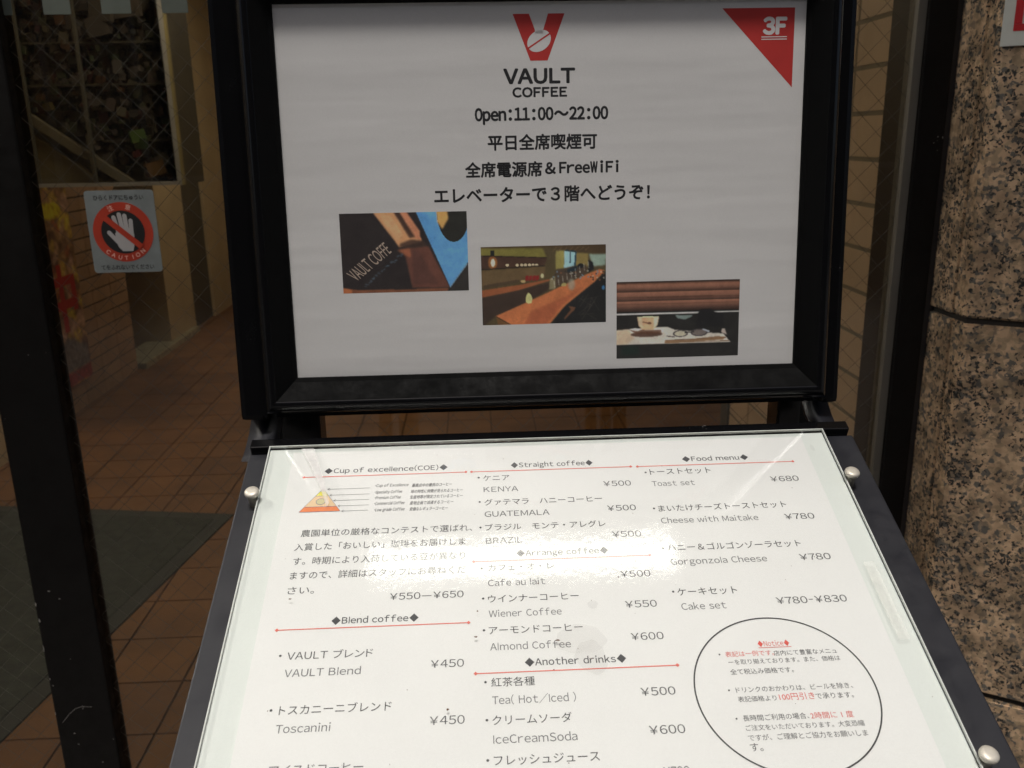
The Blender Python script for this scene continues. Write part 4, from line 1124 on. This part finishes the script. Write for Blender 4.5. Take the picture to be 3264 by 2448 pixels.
cv.poly(q2((1730, 400), (1800, 440), (1820, 540), (1730, 590)), (28, 26, 26), 1); cv.ell(*q2((1620, 490))[0], .025, .03, (26, 24, 24), 1)
cv.poly(q2((1420, 540), (1560, 490), (1570, 560), (1420, 590)), (30, 38, 42), 1)
cv.poly(q2((140, 850), (760, 760), (1240, 670), (1180, 700), (700, 850), (140, 960)), (128, 66, 36), 1)
cv.poly(q2((140, 960), (700, 850), (1160, 730), (1160, 830), (860, 1010), (370, 1230), (140, 1420)), (52, 38, 30), 2)
cv.poly(q2((1250, 830), (1250, 640), (1170, 680), (1160, 830)), (110, 96, 66), 1)
cv.poly(q2((375, 1225), (860, 1010), (1250, 830), (1700, 620), (1900, 540), (1980, 560), (1830, 730), (1400, 1080), (1130, 1400), (560, 1400)), (164, 86, 46), 1)
cv.poly(q2((900, 1150), (1500, 900), (1700, 760), (1350, 1080), (1130, 1340), (800, 1340)), (138, 64, 38), 5, .7)
cv.poly(q2((375, 1225), (600, 1350), (420, 1400)), (96, 62, 32), 0)
cv.poly(q2((1980, 590), (1830, 730), (1400, 1080), (1150, 1400), (2100, 1400), (2100, 560)), (30, 28, 26), 2)
cv.poly(q2((1450, 1080), (1560, 1100), (1540, 1140), (1400, 1280), (1390, 1260), (1490, 1130)), (92, 56, 36), 1)
cv.ell(*q2((1490, 760))[0], .028, .075, (136, 130, 110), 9, .7)
cv.poly(q2((815, 1020), (820, 930), (850, 880), (885, 900), (915, 960), (905, 1030), (860, 1045)), (164, 154, 92), 0)
cv.poly(q2((1340, 790), (1345, 750), (1390, 735), (1420, 760), (1400, 790)), (150, 130, 72), 0)
cv.ell(*q2((325, 440))[0], .036, .085, (150, 84, 34), 3, .7); cv.ell(*q2((328, 445))[0], .017, .052, (190, 180, 140), 1); cv.poly(q2((288, 268), (345, 268), (350, 345), (288, 345)), (24, 26, 24), 0)
for x in (540, 685, 750, 805, 865, 918, 970): cv.ell(*q2((x, 478))[0], .013, .018, (168, 146, 110), 0)
for x in (840, 890, 940, 990): cv.poly(q2((x - 30, 640), (x + 16, 625), (x + 16, 690), (x - 30, 715)), (118, 22, 22), 0, .9)
cv.ell(*q2((1055, 635))[0], .013, .03, (160, 148, 104), 1); cv.ell(*q2((775, 715))[0], .02, .02, (160, 130, 80), 1)
for k in range(22): x = 200 + k * 24; cv.line(*q2((x, 830 - k * 5))[0], *q2((x, 770 - k * 4))[0], 0.006, (60, 42, 32), 0, .8)
for k in range(40): cv.ell(*q2((g3.uniform(1200, 1980), g3.uniform(560, 700)))[0], .008, .012, [(150, 140, 120), (40, 36, 34), (90, 110, 120), (120, 70, 40)][g3.integers(4)], 0, .6)
for k in range(9):
    x = 1230 + k * 62; y = 800 - k * 36
    cv.line(*q2((x, y - 90))[0], *q2((x + 14, y + 10))[0], .007, (176, 170, 150), 0, .45)
for k in range(14): cv.line(*q2((1500 + g3.uniform(0, 450), 900 + g3.uniform(0, 400)))[0], *q2((1520 + g3.uniform(0, 450), 900 + g3.uniform(0, 400)))[0], .006, (62, 52, 44), 0, .5)
cv.line(*q2((380, 1232))[0], *q2((600, 1356))[0], .008, (40, 26, 20), 0, .9)
cv.line(*q2((140, 345))[0], *q2((1120, 372))[0], .012, (36, 24, 20), 0, .9); cv.line(*q2((140, 545))[0], *q2((1090, 486))[0], .014, (34, 24, 20), 0, .9)
for k in range(7): cv.line(*q2((1200 + k * 80, 290 - k * 4))[0], *q2((1260 + k * 80, 215))[0], .01, (96, 72, 44), 0, .6)
cv.ell(*q2((1965, 810))[0], .012, .03, (40, 84, 120), 1)
cv.tone(0.022, g3); cv.mottle(0.015, 1, g3)
print_obj('photo_print', cv, [(-0.0539, 0.1046), (0.0497, 0.1046), (0.0497, 0.0399), (-0.0539, 0.0399)], M_print, ps, M_post, PZ)
# picture 3: cup and glasses by a window blind
cv = Canvas(230, 144, (34, 31, 28))
def q3(*pts): return [((x - 157) / 1765, (y - 265 + (x - 157) * 0.0225) / 1095) for x, y in pts]
sl = np.interp(cv.Y * 1095 + 265, [265, 290, 300, 350, 412, 420, 470, 540, 548, 600, 680], [.25, .45, 1, .85, .4, 1, .85, .4, 1, .8, .3])
brown = np.stack([118 * sl, 68 * sl, 46 * sl], -1); mk = (cv.Y < (690 - 265) / 1095)
cv.a[mk] = brown[mk] + 14
cv.poly(q3((100, 712), (1990, 668), (1990, 690), (100, 735)), (170, 160, 150), 0)
cv.poly(q3((1330, 700), (1370, 650), (1500, 640), (1570, 690), (1700, 720), (1700, 900), (1300, 900)), (28, 26, 25), 1)
cv.poly(q3((150, 955), (340, 935), (880, 900), (1000, 945), (1500, 990), (1700, 1000), (1810, 1128), (850, 1150), (150, 1165)), (176, 160, 142), 1)
cv.poly(q3((150, 955), (330, 940), (420, 1060), (300, 1160), (150, 1165)), (176, 140, 104), 6, .7)
cv.ell(*q3((590, 960))[0], .135, .035, (190, 176, 160), 1); cv.ell(*q3((590, 1010))[0], .13, .035, (70, 44, 32), 2, .9)
cv.poly(q3((455, 765), (765, 755), (745, 870), (690, 945), (530, 950), (475, 880)), (186, 136, 96), 1)
cv.poly(q3((690, 765), (765, 755), (740, 880), (690, 930)), (200, 176, 148), 2, .8); cv.poly(q3((460, 765), (520, 765), (540, 930), (480, 890)), (196, 166, 130), 2, .7)
cv.ell(*q3((608, 762))[0], .088, .01, (200, 160, 120), 0); cv.line(*q3((530, 830))[0], *q3((650, 860))[0], .014, (110, 70, 48), 1); cv.ell(*q3((630, 850))[0], .016, .015, (96, 60, 42), 1)
cv.poly(q3((340, 945), (800, 945), (805, 990), (700, 1010), (430, 1000)), (82, 48, 32), 1, .8); cv.poly(q3((345, 940), (430, 918), (500, 945), (460, 965)), (190, 176, 160), 1)
cv.ell(*q3((1080, 1000))[0], .062, .045, (60, 52, 50), 1); cv.ell(*q3((1080, 1000))[0], .05, .034, (160, 146, 120), 1)
cv.ell(*q3((1350, 985))[0], .07, .05, (58, 50, 50), 1); cv.ell(*q3((1350, 985))[0], .058, .036, (98, 84, 76), 1)
cv.line(*q3((1140, 985))[0], *q3((1280, 975))[0], .018, (50, 44, 42), 0)
cv.line(*q3((1400, 935))[0], *q3((1500, 975))[0], .02, (170, 168, 170), 0, .8)
for k in range(5): cv.line(*q3((150, 300 + k * 95))[0], *q3((1930, 262 + k * 95))[0], .008, (52, 28, 20), 1, .55)
cv.line(*q3((860, 1100))[0], *q3((1740, 1060))[0], .01, (60, 40, 28), 0, .9); cv.line(*q3((860, 1130))[0], *q3((1790, 1105))[0], .008, (90, 60, 40), 0, .8)
cv.line(*q3((880, 1035))[0], *q3((1000, 1050))[0], .012, (60, 50, 46), 0)
cv.poly(q3((1000, 735), (1250, 735), (1250, 750), (1140, 800), (1030, 780)), (110, 120, 110), 1, .85)
cv.poly(q3((860, 1095), (1150, 1090), (1620, 1040), (1740, 1050), (1700, 1090), (1150, 1130), (850, 1140)), (116, 80, 50), 1, .9)
cv.poly(q3((1680, 930), (1720, 930), (1755, 1020), (1670, 985)), (150, 130, 116), 1)
cv.poly(q3((100, 1165), (850, 1150), (1810, 1130), (1950, 1125), (1950, 1400), (100, 1400)), (36, 33, 30), 1)
cv.poly(q3((230, 1180), (480, 1175), (480, 1300), (230, 1310)), (26, 36, 30), 6, .8)
cv.tone(0.022, g3); cv.mottle(0.015, 1, g3)
print_obj('photo_print', cv, [(0.0587, 0.0731), (0.1629, 0.0731), (0.1629, 0.0083), (0.0587, 0.0083)], M_print, ps, M_post, PZ)
# clear film in front of the poster
bm = bmesh.new(); bmesh.ops.create_grid(bm, x_segments=1, y_segments=1, size=0.5)
for v in bm.verts: v.co = Vector((v.co.x * 0.4225, 0.1471 + v.co.y * 0.2965, 0.0026))
bm_obj('film_cover', bm, M_film, st, M_post)
